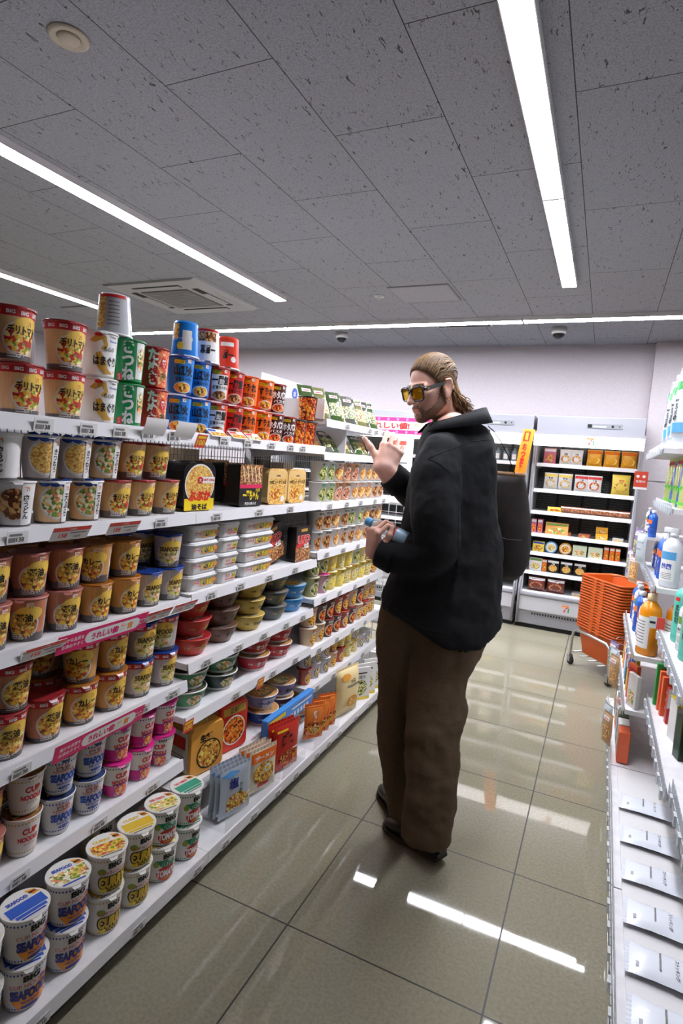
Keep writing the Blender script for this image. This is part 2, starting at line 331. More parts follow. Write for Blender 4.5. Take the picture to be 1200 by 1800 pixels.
# wire grid end rack behind the man
t = thing('wire_rack', 'white wire grid rack at the far end of the noodle gondola', 'rack', (-1.3, 3.62, 0))
g = MB(); whitew = mat('white_wire', (225, 224, 222), .4)
for x in np.arange(-.42, .43, .05): g.box(x-.002, x+.002, -.21, -.206, .1, 1.27, whitew)
for z in np.arange(.1, 1.27, .065): g.box(-.42, .42, -.214, -.21, z-.002, z+.002, whitew)
for z in np.arange(.1, 1.27, .065): g.box(.42, .424, -.21, .2, z-.002, z+.002, whitew)
for y in np.arange(-.21, .2, .05): g.box(.424, .428, y-.002, y+.002, .1, 1.27, whitew)
g.build('grid', t)
for z in (.12, .42, .72, .98, 1.2): MB().box(-.42, .44, -.2, .2, z-.015, z, white).build('shelf', t)
for s in (-.42, .42): MB().box(s-.012, s+.012, -.2, -.18, 0, 1.27, white).build('post', t)

# ---------------------------------------------------------------- open fridges along the back wall
fsteel = mat('fridge_silver', (146, 146, 152), .35, metal=.3); fwhite = mat('fridge_white', (184, 184, 188), .35); fgrey = speckle('fridge_lining', (98, 100, 98), (112, 114, 110), 40, .5)
canm = mat('lit_canopy', (255, 250, 250), .4, emit=CANOPY)
FY = 5.53; FSH = [(1.547, 5.72), (1.306, 5.68), (1.10, 5.66), (.89, 5.64), (.715, 5.62), (.535, 5.60), (.35, 5.57)]
def fridge(label, x0, x1):
    t = thing('open_fridge', label, 'fridge', ((x0+x1)/2, 5.85, 0), group='open fridges on the back wall'); h = (x1-x0)/2; Y = lambda y: y-5.85
    b = MB(); b.box(-h+.001, h-.001, Y(FY)+.02, Y(6.14), 0, .045, dark); b.box(-h+.001, h-.001, Y(FY), Y(6.14), .04, .2, fsteel, .006); b.build('plinth', t)
    v = MB(); [v.box(-h+.14+.024*i, -h+.152+.024*i, Y(FY)-.003, Y(FY)+.001, .135, .152, dark) for i in range(int((2*h-.22)/.024))]; v.build('vent_slots', t)
    f = MB(); f.box(-h+.001, h-.001, Y(FY)-.012, Y(FY)+.05, .165, .305, fwhite, .012); a = Art(); seven(a, -.03, .235, .062); a.emit(f, on_front(Y(FY)-.012)); f.build('front_panel', t)
    MB().box(-h+.001, h-.001, Y(FY)-.02, Y(FY)+.05, .303, .335, fsteel, .014).build('bumper', t)
    d = MB(); d.box(-h+.001, h-.001, Y(FY)+.05, Y(6.02), .26, .28, fgrey); d.box(-h+.001, h-.001, Y(6.02), Y(6.14), .2, 1.9, fgrey)
    for z in np.arange(.36, 1.7, .022): d.box(-h+.03, h-.03, Y(6.02)-.004, Y(6.02), z, z+.006, mat('lining_slot', (58, 60, 58), .7))
    for s in (-.5*h, 0, .5*h): d.box(s-.012, s+.012, Y(6.02)-.01, Y(6.02), .3, 1.75, mat('lining_slot', (58, 60, 58), .7))
    d.build('back_panel', t)
    for z, y in FSH:
        s = MB(); s.box(-h+.03, h-.03, Y(y), Y(6.01), z-.018, z-.006, fwhite)
        for e in (-1, 1): s.box(e*(h-.04)-.006, e*(h-.04)+.006, Y(y)+.05, Y(6.01), z-.05, z-.018, fwhite)
        s.build('shelf', t); MB().prism([(Y(y)-.004, z), (Y(y), z), (Y(y)+.004, z-.034), (Y(y)-.012, z-.034)], 'x', -h+.03, h-.03, railm).build('price_rail', t)
    for s in (-1, 1):
        m = MB(); m.box(s*(h-.015)-.014, s*(h-.015)+.014, Y(5.60), Y(6.13), .28, 1.82, fwhite); m.tube([(s*(h-.012), Y(FY)-.02, .045), (s*(h-.012), Y(FY)-.022, .4), (s*(h-.012), Y(5.575), .5), (s*(h-.012), Y(5.585), 1.72), (s*(h-.012), Y(5.56), 1.80)], .012, fsteel, 10); m.build('side_post', t)
    MB().box(-h+.001, h-.001, Y(5.50), Y(6.13), 1.80, 1.83, fsteel).build('canopy', t)
    c = MB(); c.prism([(Y(5.50), 1.70), (Y(5.49), 1.80), (Y(5.53), 1.80), (Y(5.54), 1.70)], 'x', -h+.006, h-.006, canm); a = Art(); seven(a, .02, 1.755, .062); a.emit(c, on_front(Y(5.482))); c.build('light_panel', t)
    MB().box(-h+.004, h-.004, Y(5.66), Y(6.12), 1.83, 1.985, fsteel, .004).build('top_box', t)
    p = MB(); p.box(-.02, .27, Y(5.655), Y(5.662), 1.885, 1.925, mat('control_grey', (120, 122, 125), .4)); a = Art(); a.rect(-.015, 1.89, .02, 1.92, black); [a.rect(.03+.014*i, 1.895, .04+.014*i, 1.908, cream) for i in range(8)]; a.ell(.19, 1.905, .012, .012, black); a.ell(.245, 1.905, .006, .006, black); a.emit(p, on_front(Y(5.654))); p.build('control_panel', t)
    return t
fridge('open fridge of packaged foods beside the orange basket stack', -.63, .28)
fridge('open fridge behind the man, left of the orange vertical banner', -1.56, -.652)
fridge('open fridge hidden partly by the end of the noodle gondola', -2.49, -1.582)
fridge('open fridge far along the back wall behind the noodle shelves', -3.42, -2.512)
# ---------------------------------------------------------------- instant noodle cups: one of each kind
paper = mat('white_paper', (232, 230, 228), .32); ink = mat('black_ink', (24, 22, 22), .4); wht = mat('white_ink', (242, 242, 240), .35)
redm = mat('band_red', (188, 34, 40), .32); rimw = mat('bowl_rim', (214, 210, 206), .3); grey = mat('grey_band', (92, 88, 88), .35); yel = mat('yellow_ink', (238, 208, 40), .35); txtg = mat('grey_text', (120, 118, 118), .5)
bluei = mat('blue_ink', (30, 70, 165), .35); gold = mat('gold_ink', (196, 152, 62), .35); redi = mat('red_ink', (205, 40, 38), .35)
wood = lambda n, a, b: speckle(n, a, b, 26, .35, stretch=(5, 5, .6), lo=.3, hi=.7)
F_TOM = food('tomato', [(196, 60, 36), (226, 178, 58), (120, 148, 40), (232, 208, 120), (170, 34, 26), (240, 224, 150)])
F_SOY = food('soy', [(196, 120, 50), (240, 200, 70), (226, 140, 70), (120, 70, 34), (244, 222, 120), (220, 170, 60)])
F_CUR = food('curry', [(196, 120, 36), (240, 196, 60), (206, 90, 44), (150, 84, 28), (244, 220, 120), (226, 170, 60)])
F_SEA = food('seafood', [(228, 214, 160), (236, 224, 120), (232, 150, 110), (130, 160, 70), (245, 236, 200), (210, 190, 90)])
F_NOO = food('noodle', [(214, 160, 70), (232, 190, 100), (190, 122, 50), (240, 210, 130)], 260)
F_TEM = food('tempura', [(236, 226, 190), (120, 150, 60), (234, 190, 110), (236, 140, 100), (90, 120, 44), (250, 246, 220)])
F_MEA = food('meat', [(120, 66, 34), (196, 140, 80), (80, 42, 24), (220, 176, 110)])
F_RED = food('redhot', [(190, 50, 20), (230, 110, 30), (90, 20, 14), (236, 170, 60)])
F_PIN = food('milk', [(238, 150, 90), (228, 110, 70), (246, 200, 150), (200, 70, 50)])
F_GRN = food('greens', [(60, 96, 40), (150, 160, 70), (226, 214, 150), (40, 60, 30), (190, 180, 90), (236, 230, 190)])
F_BRN = food('bowl', [(206, 140, 66), (230, 186, 110), (170, 100, 44), (240, 214, 160)], 110)
glow = mat('title_glow', (236, 196, 84), .4)
def cup_meshes(r0, r1, h, bodym, art, lidm, lidart=None, seg=40, dome=0.0, rim=None, foot=True):
    b = MB(); b.lathe([(r0*.93, 0), (r0*.97, .004), (r0, .004), (r0, .006), (r0+(r1-r0)*.5, h*.5), (r1, h-.003)], bodym, seg, cap1=False)
    art.emit(b, on_cone(r0, r1, h))
    l = MB(); l.lathe([(r1-.001, h-.006), (r1+.0016, h-.005), (r1+.0028, h-.003), (r1+.0028, h-.001), (r1+.0012, h+.0006)], rim or lidm, seg, cap0=False, cap1=False)
    l.lathe([(r1+.0012, h+.0006), (r1*.9, h+.0002+dome*.3), (r1*.4, h+dome), (.001, h+dome)], lidm, seg, cap0=False, cap1=False)
    if lidart: lidart.emit(l, on_disc(h+dome+.0008))
    # the tear tab
    l.add([(-.012, -r1-.001, h-.001), (.012, -r1-.001, h-.001), (.008, -r1-.008, h-.007), (-.008, -r1-.008, h-.007)], [(0, 1, 2, 3)], lidm)
    return b.mesh('noodle_cup'), l.mesh('lid')
def P_cup(*a, name='noodle_cup', cat='noodle cup', **k):
    b, l = cup_meshes(*a, **k); return Proto(name, cat, b, [('lid', l)])
def barcode(a, u0, u1, h, m=None, big=False):
    """the light information panel with bars, a round mark and small print"""
    a.rect(u0, .006, u1, h-(.022 if big else .004), m or paper, 1); w = u1-u0; c = u0+w*.32
    for i in range(9): a.rect(c-.007+.0016*i, h*.52, c-.007+.0016*i+(.0006 if i % 3 else .001), h*.74, ink, 2)
    for i in range(5): a.rect(u0+w*.55, h*(.50+.055*i), u0+w*.92, h*(.53+.055*i), redi if big else txtg, 2)
    a.ell(u0+w*.45, h*.27, .0085, .0085, txtg, 2); a.ell(u0+w*.45, h*.27, .0075, .0075, m or paper, 3); a.text('361', u0+w*.45, h*.27, .005, txtg, 4)
    a.rect(u0+w*.1, h*.06, u0+w*.9, h*.085, redi, 2)
    return a
def store_cup(wm, fm, title, lid, big, tw=.05, th=.017, titm=None, jp2=None):
    r0, r1, h = (.039, .0495, .117) if big else (.035, .0452, .107); a = Art(); U = PI*(r0+r1)/2
    a.rect(-U, 0, U, .020 if not big else .012, grey, 1)
    top = h-(.023 if big else .006)
    a.dish(.004, h*.40, .041 if big else .037, h*.34, fm, rimw, 1)
    a.ell(.018, h*.66, .030, h*.17, glow, 3); a.text(title, .008, h*.56, th*1.3, glow, 4, w=tw*1.12, bold=.10); a.text(title, .008, h*.56, th*1.22, titm or ink, 6, w=tw*1.08, bold=.035)
    if jp2: a.text(jp2, .012, h*.40, .0095, glow, 5, bold=.09); a.text(jp2, .012, h*.40, .009, titm or ink, 7, bold=.03)
    seven(a.rect(.012, top-.02, .026, top-.004, paper, 2), .019, top-.012, .011)
    for i in range(3): a.rect(-.026, .006+.005*i, .004, .0085+.005*i, rimw, 3)
    barcode(a, -U*.98, -U*.98+.048, h, big=big); barcode(a, U*.5, U*.5+.03, h, big=big)
    if big:
        a.rect(-U-.012, h-.0225, U+.012, h-.0045, redm, 2)
        k = int(2*(U+.008)/.027)
        for i in range(k): a.text('BIG', -U+.012+.027*i, h-.0135, .0085, wht, 4, bold=.03)
    return P_cup(r0, r1, h, wm, a, lid)
W_CHI = wood('wood_beige', (222, 184, 136), (206, 166, 116)); W_SOY = wood('wood_red', (196, 126, 94), (178, 108, 78)); W_CUR = wood('wood_gold', (216, 160, 88), (198, 140, 70)); W_SEA = wood('wood_grey', (190, 178, 174), (172, 160, 156))
lid_r = speckle('lid_red', (150, 40, 44), (138, 34, 38), 30, .25); lid_b = speckle('lid_blue', (30, 62, 142), (24, 52, 126), 30, .22); lid_c = speckle('lid_amber', (176, 108, 34), (160, 96, 30), 30, .25); lid_w = mat('lid_white', (214, 212, 210), .3); lid_rw = mat('lid_rosewood', (176, 108, 98), .25); lid_t = mat('lid_tan', (190, 150, 100), .3)
K = {}
K['chiB'] = store_cup(W_CHI, F_TOM, 'チリトマト', lid_r, True, .060, .016); K['soyB'] = store_cup(W_SOY, F_SOY, '醤油', lid_r, True, .034, .018, jp2='ヌードル'); K['curB'] = store_cup(W_CUR, F_CUR, 'カレー', lid_c, True, .044, .017, jp2='ヌードル'); K['seaB'] = store_cup(W_SEA, F_SEA, 'SEAFOOD', lid_b, True, .062, .013, jp2='ヌードル')
K['chiS'] = store_cup(W_CHI, F_TOM, 'チリトマト', lid_r, False, .050, .015); K['soyS'] = store_cup(W_SOY, F_SOY, '醤油', lid_rw, False, .032, .017, jp2='ヌードル'); K['curS'] = store_cup(W_CUR, F_CUR, 'カレー', lid_c, False, .042, .016, jp2='ヌードル'); K['seaS'] = store_cup(W_SEA, F_SEA, 'SEAFOOD', lid_b, False, .056, .012, jp2='ヌードル')
def strip_cup(fm, title, capm, bodym):
    r0, r1, h = .035, .0452, .107; a = Art(); U = PI*(r0+r1)/2
    a.dish(-.006, h*.5, .040, h*.40, fm, rimw, 1)
    if capm:
        for i in range(4): a.ell(-.033+.022*i, h-.004, .0125, .011, capm, 4, 8)
    a.rect(.008, .004, .030, h-.004, paper, 5); a.text(title, .019, h*.44, .058, ink, 6, w=.0145, vert=True, bold=.03); seven(a, .019, h-.018, .010, 6)
    barcode(a, -U*.98, -U*.98+.036, h); a.rect(-U, 0, U, .004, grey, 1)
    return P_cup(r0, r1, h, bodym, a, lid_w)
K['tem'] = strip_cup(F_TEM, '天ぷら', lid_b, W_CHI); K['mea'] = strip_cup(F_MEA, '肉うどん', None, paper); K['udo'] = strip_cup(F_NOO, 'きつねう', lid_b, W_SEA)
def plain_cup(bodym, deco, lidm, r0=.0385, r1=.0455, h=.118, **k):
    a = Art(); U = PI*(r0+r1)/2; barcode(a, -U*.98, -U*.98+.034, h, bodym); deco(a, h, U); return P_cup(r0, r1, h, bodym, a, lidm, **k)
def d_hama(a, h, U):
    a.poly([(-.034, h*.78), (-.016, h*.93), (.006, h*.90), (.012, h*.70), (.0, h*.58), (-.006, h*.62), (.002, h*.72), (-.004, h*.82), (-.02, h*.74)], gold, 1)
    a.poly([(-.018, h*.52), (-.006, h*.56), (.006, h*.40), (.014, h*.2), (.03, h*.08), (.004, h*.07), (-.014, h*.22)], gold, 1)
    a.text('はまぐり', .008, h*.36, .026, ink, 4, w=.064, bold=.035); a.text('会心の', .016, h*.63, .013, ink, 3, w=.03); a.text('塩ラーメン', .022, h*.14, .009, gold, 4); a.ell(-.012, h*.92, .0095, .0045, redi, 2); a.text('Tokyo', .026, h*.90, .008, ink, 3); a.text('Noodle', .028, h*.81, .006, bluei, 3)
K['ham'] = plain_cup(paper, d_hama, lid_w)
green = mat('kitsune_green', (22, 132, 72), .3)
def d_kit(a, h, U):
    a.text('きつね', .0, h*.52, h*.94, wht, 3, w=.034, vert=True, bold=.05); a.poly([(-.034, h*.18), (-.018, h*.22), (-.016, h*.05), (-.032, h*.02)], redi, 2); a.text('そば', -.025, h*.12, .014, wht, 4, w=.007, vert=True); a.rect(.022, h*.1, .05, h*.95, paper, 1); a.dish(.038, h*.55, .016, h*.3, F_TEM, rimw, 2)
K['kit'] = plain_cup(green, d_kit, mat('lid_green', (20, 120, 66), .3))
tred = mat('tanuki_red', (190, 36, 40), .3)
def d_tan(a, h, U):
    a.rect(-.002, .003, U*.6, h-.005, F_PIN, 1); a.text('たぬき', -.014, h*.52, h*.9, wht, 4, w=.03, vert=True, bold=.05); a.ell(.018, h*.62, .013, .017, redi, 4); a.text('味い!', .018, h*.62, .024, wht, 6, w=.014, vert=True, bold=.03); a.ell(.02, h*.3, .012, .012, food('mushroom', [(120, 90, 40), (180, 150, 70), (90, 60, 30)]), 3)
K['tan'] = plain_cup(tred, d_tan, lid_r)
def tall(bodym, t1, t2, stamp, fm, lidm, tm=None, bar=None):
    def d(a, h, U):
        a.rect(-.028, h*.80, .002, h*.90, yel, 2); a.text('カロリング', -.013, h*.85, .007, ink, 3, w=.025); a.rect(.012, h*.84, .024, h*.965, paper, 2); seven(a, .018, h*.905, .009)
        a.text(t1, .002, h*.61, .032, tm or ink, 4, w=.062, bold=.05); a.text(t2, .004, h*.385, .0125, tm or ink, 4, w=.056, bold=.03)
        a.ell(.0, h*.15, .030, h*.16, rimw, 1); a.ell(.0, h*.15, .026, h*.13, fm, 2)
        if bar: a.rect(-.03, h*.06, .032, h*.78, bar, 1)
    return plain_cup(bodym, d, lidm, .0375, .0438, .112)
K['blu'] = tall(mat('cup_blue', (28, 118, 200), .3), '山頭火', '旨塩ヌードル', 0, F_SOY, lid_b); K['ipp'] = tall(mat('cup_scarlet', (206, 54, 34), .3), '一風堂', '豚骨ヌードル', 0, F_MEA, lid_r, bar=paper)
K['ipr'] = tall(mat('cup_red2', (196, 36, 34), .3), '一風堂', '豚骨ヌードル', 0, F_MEA, lid_r); K['sum'] = tall(mat('cup_orange', (230, 106, 30), .3), 'すみれ', '味噌ヌードル', 0, F_CUR, mat('lid_orange', (210, 90, 30), .3)); K['bus'] = tall(mat('cup_dark', (70, 26, 20), .3), 'ホタパス', 'バスタ', 0, F_RED, lid_r, wht)
def d_pep(a, h, U): a.rect(-U, .004, U, h-.004, F_RED, 1); a.rect(.006, .006, .024, h-.008, ink, 2); a.text('ハバネロ', .015, h*.5, h*.8, redi, 4, w=.014, vert=True)
K['pep'] = plain_cup(tred, d_pep, mat('lid_black', (30, 26, 26), .3), .036, .044, .108)
# white cups with ribbed bands, regular and BIG
vio = mat('violet_ink', (110, 50, 140), .4); corn = mat('corn', (226, 200, 70), .4); leek = mat('leek', (130, 150, 50), .4); cgreen = mat('chili_green', (24, 128, 90), .4)
ivory = mat('foam_white', (226, 222, 216), .4); magenta = mat('lid_magenta', (206, 40, 130), .28); band = mat('band_gold', (190, 160, 90), .4)
def ring_marks(a, v, U, m, n=34, hh=.005):
    for i in range(n): a.rect(-U+2*U*i/n, v, -U+2*U*(i+.5)/n, v+hh, m, 1)
def reg(t1, m1, t2, dish, bandm, lidm, extra=None):
    r0, r1, h = .0335, .0452, .108; a = Art(); U = PI*(r0+r1)/2
    ring_marks(a, h-.016, U, bandm); ring_marks(a, .012, U, bandm, hh=.004)
    a.text('CUP', -.002, h*.74, .013, redi if t2 else txtg, 3, bold=.03) if not t2 else a.text('CUP', .004, h*.66, .017, redi, 3, w=.034, bold=.05)
    if t2: a.text('NOODLE', .002, h*.46, .014, redi, 3, w=.05, bold=.05); a.text('ヌードル', .004, h*.33, .006, redi, 3)
    else:
        a.text('CUP', -.004, h*.80, .011, redi, 3, bold=.0); a.text('NOODLE', .0, h*.67, .009, redi, 3, bold=.0)
        a.text(t1, .002, h*.49, .024, m1, 4, w=.070, bold=.07); a.text('NOODLE', .004, h*.33, .008, m1, 4, bold=.03); a.ell(.004, h*.22, .018, .0045, m1, 2); a.text('ヌードル', .004, h*.22, .005, wht, 4)
    if dish: a.dish(.006, h*.205, .022, h*.19, dish, magenta, 1)
    if extra: extra(a, h, U)
    barcode(a, -U*.98, -U*.98+.03, h, ivory)
    la = Art()
    if not dish: [la.rect(-.03, -.026+.017*i, .03, -.02+.017*i, (bandm, yel, ink)[i % 3], 1) for i in range(4)]; la.text(t1 or 'CUP NOODLE', 0, -.006, .009, wht, 3, w=.055)
    else: la.rect(-.034, -.012, .03, .026, yel, 1); la.text('世界の', 0, .012, .009, ink, 3); la.rect(-.026, -.006, .02, -.003, ink, 2)
    return P_cup(r0, r1, h, ivory, a, lidm, la, rim=ivory if not dish else magenta)
K['nsea'] = reg('SEAFOOD', bluei, None, None, bluei, speckle('lid_night', (26, 34, 70), (60, 74, 110), 60, .25)); K['norg'] = reg(None, redi, True, None, band, speckle('lid_brown', (110, 50, 36), (150, 110, 60), 60, .25))
def d_mil(a, h, U): a.text('世界の', .012, h*.84, .008, ink, 4); a.rect(-.02, h*.36, .026, h*.41, mat('violet_ink', (110, 50, 140), .4), 3); a.rect(-U*.6, .004, -.016, h*.36, magenta, 1)
K['npin'] = reg(None, redi, True, F_PIN, mat('violet_ink', (110, 50, 140), .4), magenta, d_mil)
def bigcup(t, tm, lidcol, lidt, lidfood, bandm, deco):
    r0, r1, h = .0425, .0525, .118; a = Art(); U = PI*(r0+r1)/2
    ring_marks(a, h-.017, U, bandm, 40); ring_marks(a, .008, U, bandm, 40, .004)
    a.text('BIG', .008, h*.76, .017, ink, 4, w=.036, bold=.06); deco(a, h, U); barcode(a, -U*.98, -U*.98+.034, h, ivory)
    la = Art(); la.ell(0, 0, .049, .049, ivory, 1, 20)
    la.poly([(.046*math.cos(x), .046*math.sin(x)) for x in np.linspace(-2.9, -.24, 14)], lidcol if not lidfood else lidfood, 2) if False else None
    la.rect(-.044, -.024, .044, .010, lidcol if not lidfood else lidfood, 2); la.rect(-.036, -.036, .036, -.026, lidcol if not lidfood else lidfood, 2)
    la.text(lidt, -.008, .022, .012, tm, 4, w=.050, bold=.05); la.poly([(.018, .040), (.036, .034), (.046, .016), (.028, .016)], mat('lid_flash', (240, 150, 40), .4), 3); la.text('BIG', .031, .026, .0085, ink, 5, bold=.05); la.rect(-.028, -.044, .028, -.039, bluei if tm is bluei else txtg, 3)
    if lidfood:
        for x, y in ((.018, -.006), (.032, .002), (.008, -.02)): la.ell(x, y, .009, .008, mat('corn', (226, 200, 70), .4), 4, 8); la.ell(x, y, .005, .005, mat('leek', (130, 150, 50), .4), 5, 8)
    return P_cup(r0, r1, h, ivory, a, ivory, la, rim=ivory)
navy = mat('navy_ink', (48, 52, 130), .4); ochre = mat('ochre_ink', (214, 176, 50), .4); flash = mat('lid_flash', (240, 150, 40), .4)
def d_bsea(a, h, U): a.poly([(-.04, h*.3), (.05, h*.62), (.05, h*.08), (-.02, h*.06)], flash, 1); a.text('CUP NOODLE', .006, h*.60, .010, redi, 4, bold=.0); a.text('SEAFOOD', .004, h*.40, .028, navy, 4, w=.086, bold=.07); a.text('NOODLE', .008, h*.22, .008, navy, 4, bold=.03); a.ell(.006, h*.11, .022, .005, navy, 2); a.text('40g', .034, h*.62, .011, bluei, 4, bold=.05)
def d_bcur(a, h, U): a.poly([(-.034, h*.1), (-.02, h*.48), (.05, h*.5), (.05, h*.06)], yel, 1); a.text('CUP NOODLE', .008, h*.58, .009, redi, 4, bold=.0); a.text('CURRY', .006, h*.34, .040, ink, 4, w=.086, bold=.16); a.text('CURRY', .006, h*.34, .035, ochre, 6, w=.078, bold=.06); a.text('NOODLE', .012, h*.13, .009, ink, 4, bold=.04); a.ell(-.026, h*.62, .011, .010, mat('leek', (130, 150, 50), .4), 3, 8)
def d_btom(a, h, U): a.poly([(-.034, h*.66), (.006, h*.66), (.0, h*.36)], mat('chili_green', (24, 128, 90), .4), 1); a.text('Chili', .01, h*.54, .021, wht, 4, w=.044, bold=.09); a.text('Chili', .01, h*.54, .020, mat('chili_green'), 6, w=.042, bold=.04); a.ell(.006, h*.26, .036, .026, mat('tomato_ink', (196, 54, 40), .4), 2); a.text('TOMATO', .006, h*.27, .025, wht, 5, w=.068, bold=.05); a.ell(-.03, h*.55, .009, .010, mat('leek'), 4, 8); a.rect(-.01, h*.10, .02, h*.13, ochre, 4)
K['Bsea'] = bigcup('s', bluei, mat('lid_cobalt', (52, 92, 184), .35), 'SEAFOOD', None, bluei, d_bsea); K['Bsea2'] = bigcup('s', bluei, None, 'SEAFOOD', F_TEM, bluei, d_bsea)
K['Bcur'] = bigcup('c', ochre, mat('lid_yellow', (214, 176, 44), .35), 'CURRY', None, band, d_bcur); K['Bcur2'] = bigcup('c', ochre, None, 'CURRY', F_CUR, band, d_bcur)
K['Btom'] = bigcup('t', redi, mat('lid_teal', (60, 150, 120), .35), 'CHILI TOMATO', None, mat('chili_green'), d_btom); K['Btom2'] = bigcup('t', redi, None, 'CHILI TOMATO', F_SEA, mat('chili_green'), d_btom)
def silver(deco):
    return plain_cup(mat('shrink_film', (206, 208, 212), .12, metal=.25), deco, lid_w, .040, .048, .112)
K['wrp'] = silver(lambda a, h, U: (a.rect(.008, .01, .034, h*.85, F_NOO, 1), [a.rect(-.03, h*(.2+.09*i), .0, h*(.23+.09*i), txtg, 1) for i in range(7)], a.rect(-.05, .004, .05, .012, redi, 2)))
K['wbl'] = plain_cup(mat('cup_blue'), lambda a, h, U: (a.rect(.012, .01, .036, h*.5, F_NOO, 1), a.ell(.006, h*.7, .01, .012, yel, 2), a.rect(-.03, .03, 0, .09, paper, 1), a.text('塩ヌードル', .004, h*.5, .014, wht, 4)), lid_w, .0375, .0438, .112)
K['wwh'] = plain_cup(paper, lambda a, h, U: (a.rect(-.03, .01, .04, h*.36, F_MEA, 1), a.text('一風堂', 0, h*.6, .03, ink, 4, w=.05, bold=.04), a.rect(-.05, .0, .05, .008, redm, 2)), lid_w, .0375, .0438, .112)
K['wre'] = plain_cup(mat('cup_scarlet'), lambda a, h, U: (a.rect(-.02, .02, .03, h*.3, paper, 1), a.text('一風', 0, h*.55, .03, ink, 4, w=.04, bold=.04), a.ell(-.02, h*.7, .01, .01, paper, 2)), lid_w, .0375, .0438, .112)

LOOK = {'chiB': 'BIG red-banded chili tomato cup', 'soyB': 'BIG red-banded soy noodle cup', 'curB': 'BIG red-banded curry noodle cup', 'seaB': 'BIG red-banded SEAFOOD cup with blue lid', 'chiS': 'small wood-patterned chili tomato cup', 'soyS': 'reddish soy noodle cup', 'curS': 'golden-brown curry noodle cup', 'seaS': 'grey SEAFOOD cup with blue lid', 'tem': 'tempura noodle cup with white strip', 'mea': 'white meat udon cup', 'udo': 'grey udon cup with white strip', 'ham': 'white cup with gold swirl', 'kit': 'green soba cup with white lettering', 'tan': 'red soba cup with white lettering', 'blu': 'blue noodle cup', 'ipp': 'scarlet cup with white panel', 'ipr': 'red noodle cup', 'sum': 'orange miso noodle cup', 'bus': 'dark brown pasta cup', 'pep': 'black and red pepper cup', 'nsea': 'white SEAFOOD cup with dark lid', 'norg': 'white and red noodle cup', 'npin': 'magenta-lidded noodle cup', 'Bsea': 'BIG SEAFOOD cup with cobalt lid', 'Bsea2': 'BIG SEAFOOD cup with pictured lid', 'Bcur': 'BIG CURRY cup with yellow lid', 'Bcur2': 'BIG CURRY cup with pictured lid', 'Btom': 'BIG chili TOMATO cup with teal lid', 'Btom2': 'BIG chili TOMATO cup with pictured lid', 'wrp': 'film-wrapped silvery cup', 'wbl': 'upside-down blue noodle cup', 'wwh': 'upside-down white noodle cup', 'wre': 'upside-down scarlet noodle cup'}
HT = {k: max(v[2] for v in (tuple(x.co) for x in K[k].parts[0][1].vertices)) for k in K}
LEV = {1: 'the lower layer', 2: 'the upper layer', 3: 'the third layer'}
def row(items, shelfname, z, x, layer, group, faces=0.0):
    """items: (kind, y, extra turn, height offset, x offset); counted from the camera's end"""
    for i, it in enumerate(items):
        k, y = it[0], it[1]; turn = it[2] if len(it) > 2 else 0; dz = it[3] if len(it) > 3 else 0; dx = it[4] if len(it) > 4 else 0
        fl = k[0] == 'w' and k != 'wrp' or k == 'wrp'
        h = HT[k]
        K[k].put((x+dx+rnd.uniform(-.004, .004), y, z+.0008+dz+(h if fl else 0)), PI/2-.30+turn+rnd.uniform(-.16, .16)+(PI if fl else 0), LOOK[k]+', '+ORD[i]+' from camera end, '+layer+' '+shelfname.replace('the ', ''), group, flip=fl)
q = -.7    # turn that brings the barcode panel towards the aisle's camera end
G = lambda s: 'cups on '+s
hB, hS, hN, hG, hT = (HT[k]+.0022 for k in ('chiB', 'chiS', 'nsea', 'Bsea', 'blu'))
# base deck: BIG cups, two layers and the shaded ones behind
S = 'the base deck'; zz, xx = .10, -1.148
row([('Bsea', .755), ('Bsea', .87), ('Bsea', .988), ('Bcur', 1.115), ('Bcur', 1.228), ('Btom2', 1.342), ('Btom', 1.456)], S, zz, xx, 'lower', G(S))
row([('Bcur2', .755), ('Bsea', .87), ('Bsea2', .992), ('Bcur2', 1.116), ('Bcur', 1.228), ('Btom2', 1.342), ('Btom', 1.456)], S, zz+hG, xx, 'upper', G(S))
row([('Bcur', .86), ('Bcur2', .98), ('Bcur', 1.10), ('Bcur2', 1.215), ('Btom2', 1.33), ('Btom2', 1.445)], S, zz, xx-.125, 'second rank', G(S))
row([('Bcur2', 1.20)], S, zz+hG, xx-.125, 'upper second rank', G(S))
# fifth shelf
S = 'the fifth shelf'; zz, xx = .39, -1.262
row([('soyS', .84), ('norg', .945), ('nsea', 1.045), ('nsea', 1.148), ('npin', 1.25), ('npin', 1.35), ('npin', 1.452, q)], S, zz, xx, 'lower', G(S))
row([('soyS', .84), ('norg', .948), ('nsea', 1.048), ('nsea', 1.15), ('npin', 1.25), ('npin', 1.35), ('npin', 1.452)], S, zz+hN, xx, 'upper', G(S))
row([('norg', .93), ('nsea', 1.04), ('nsea', 1.15), ('npin', 1.26), ('npin', 1.37)], S, zz, xx-.105, 'second rank', G(S))
# fourth shelf
S = 'the fourth shelf'; zz, xx = .67, -1.268
row([('soyB', .898), ('soyB', 1.005), ('curB', 1.117), ('curB', 1.222), ('seaB', 1.335), ('seaB', 1.443)], S, zz, xx, 'lower', G(S))
row([('soyB', .905), ('curB', 1.117, q), ('curB', 1.225), ('seaB', 1.338), ('seaB', 1.445, q)], S, zz+hB, xx, 'upper', G(S))
row([('curB', .98), ('curB', 1.09, q), ('seaB', 1.30)], S, zz, xx-.118, 'second rank', G(S)); row([('curB', 1.09, q)], S, zz+hB, xx-.118, 'upper second rank', G(S))
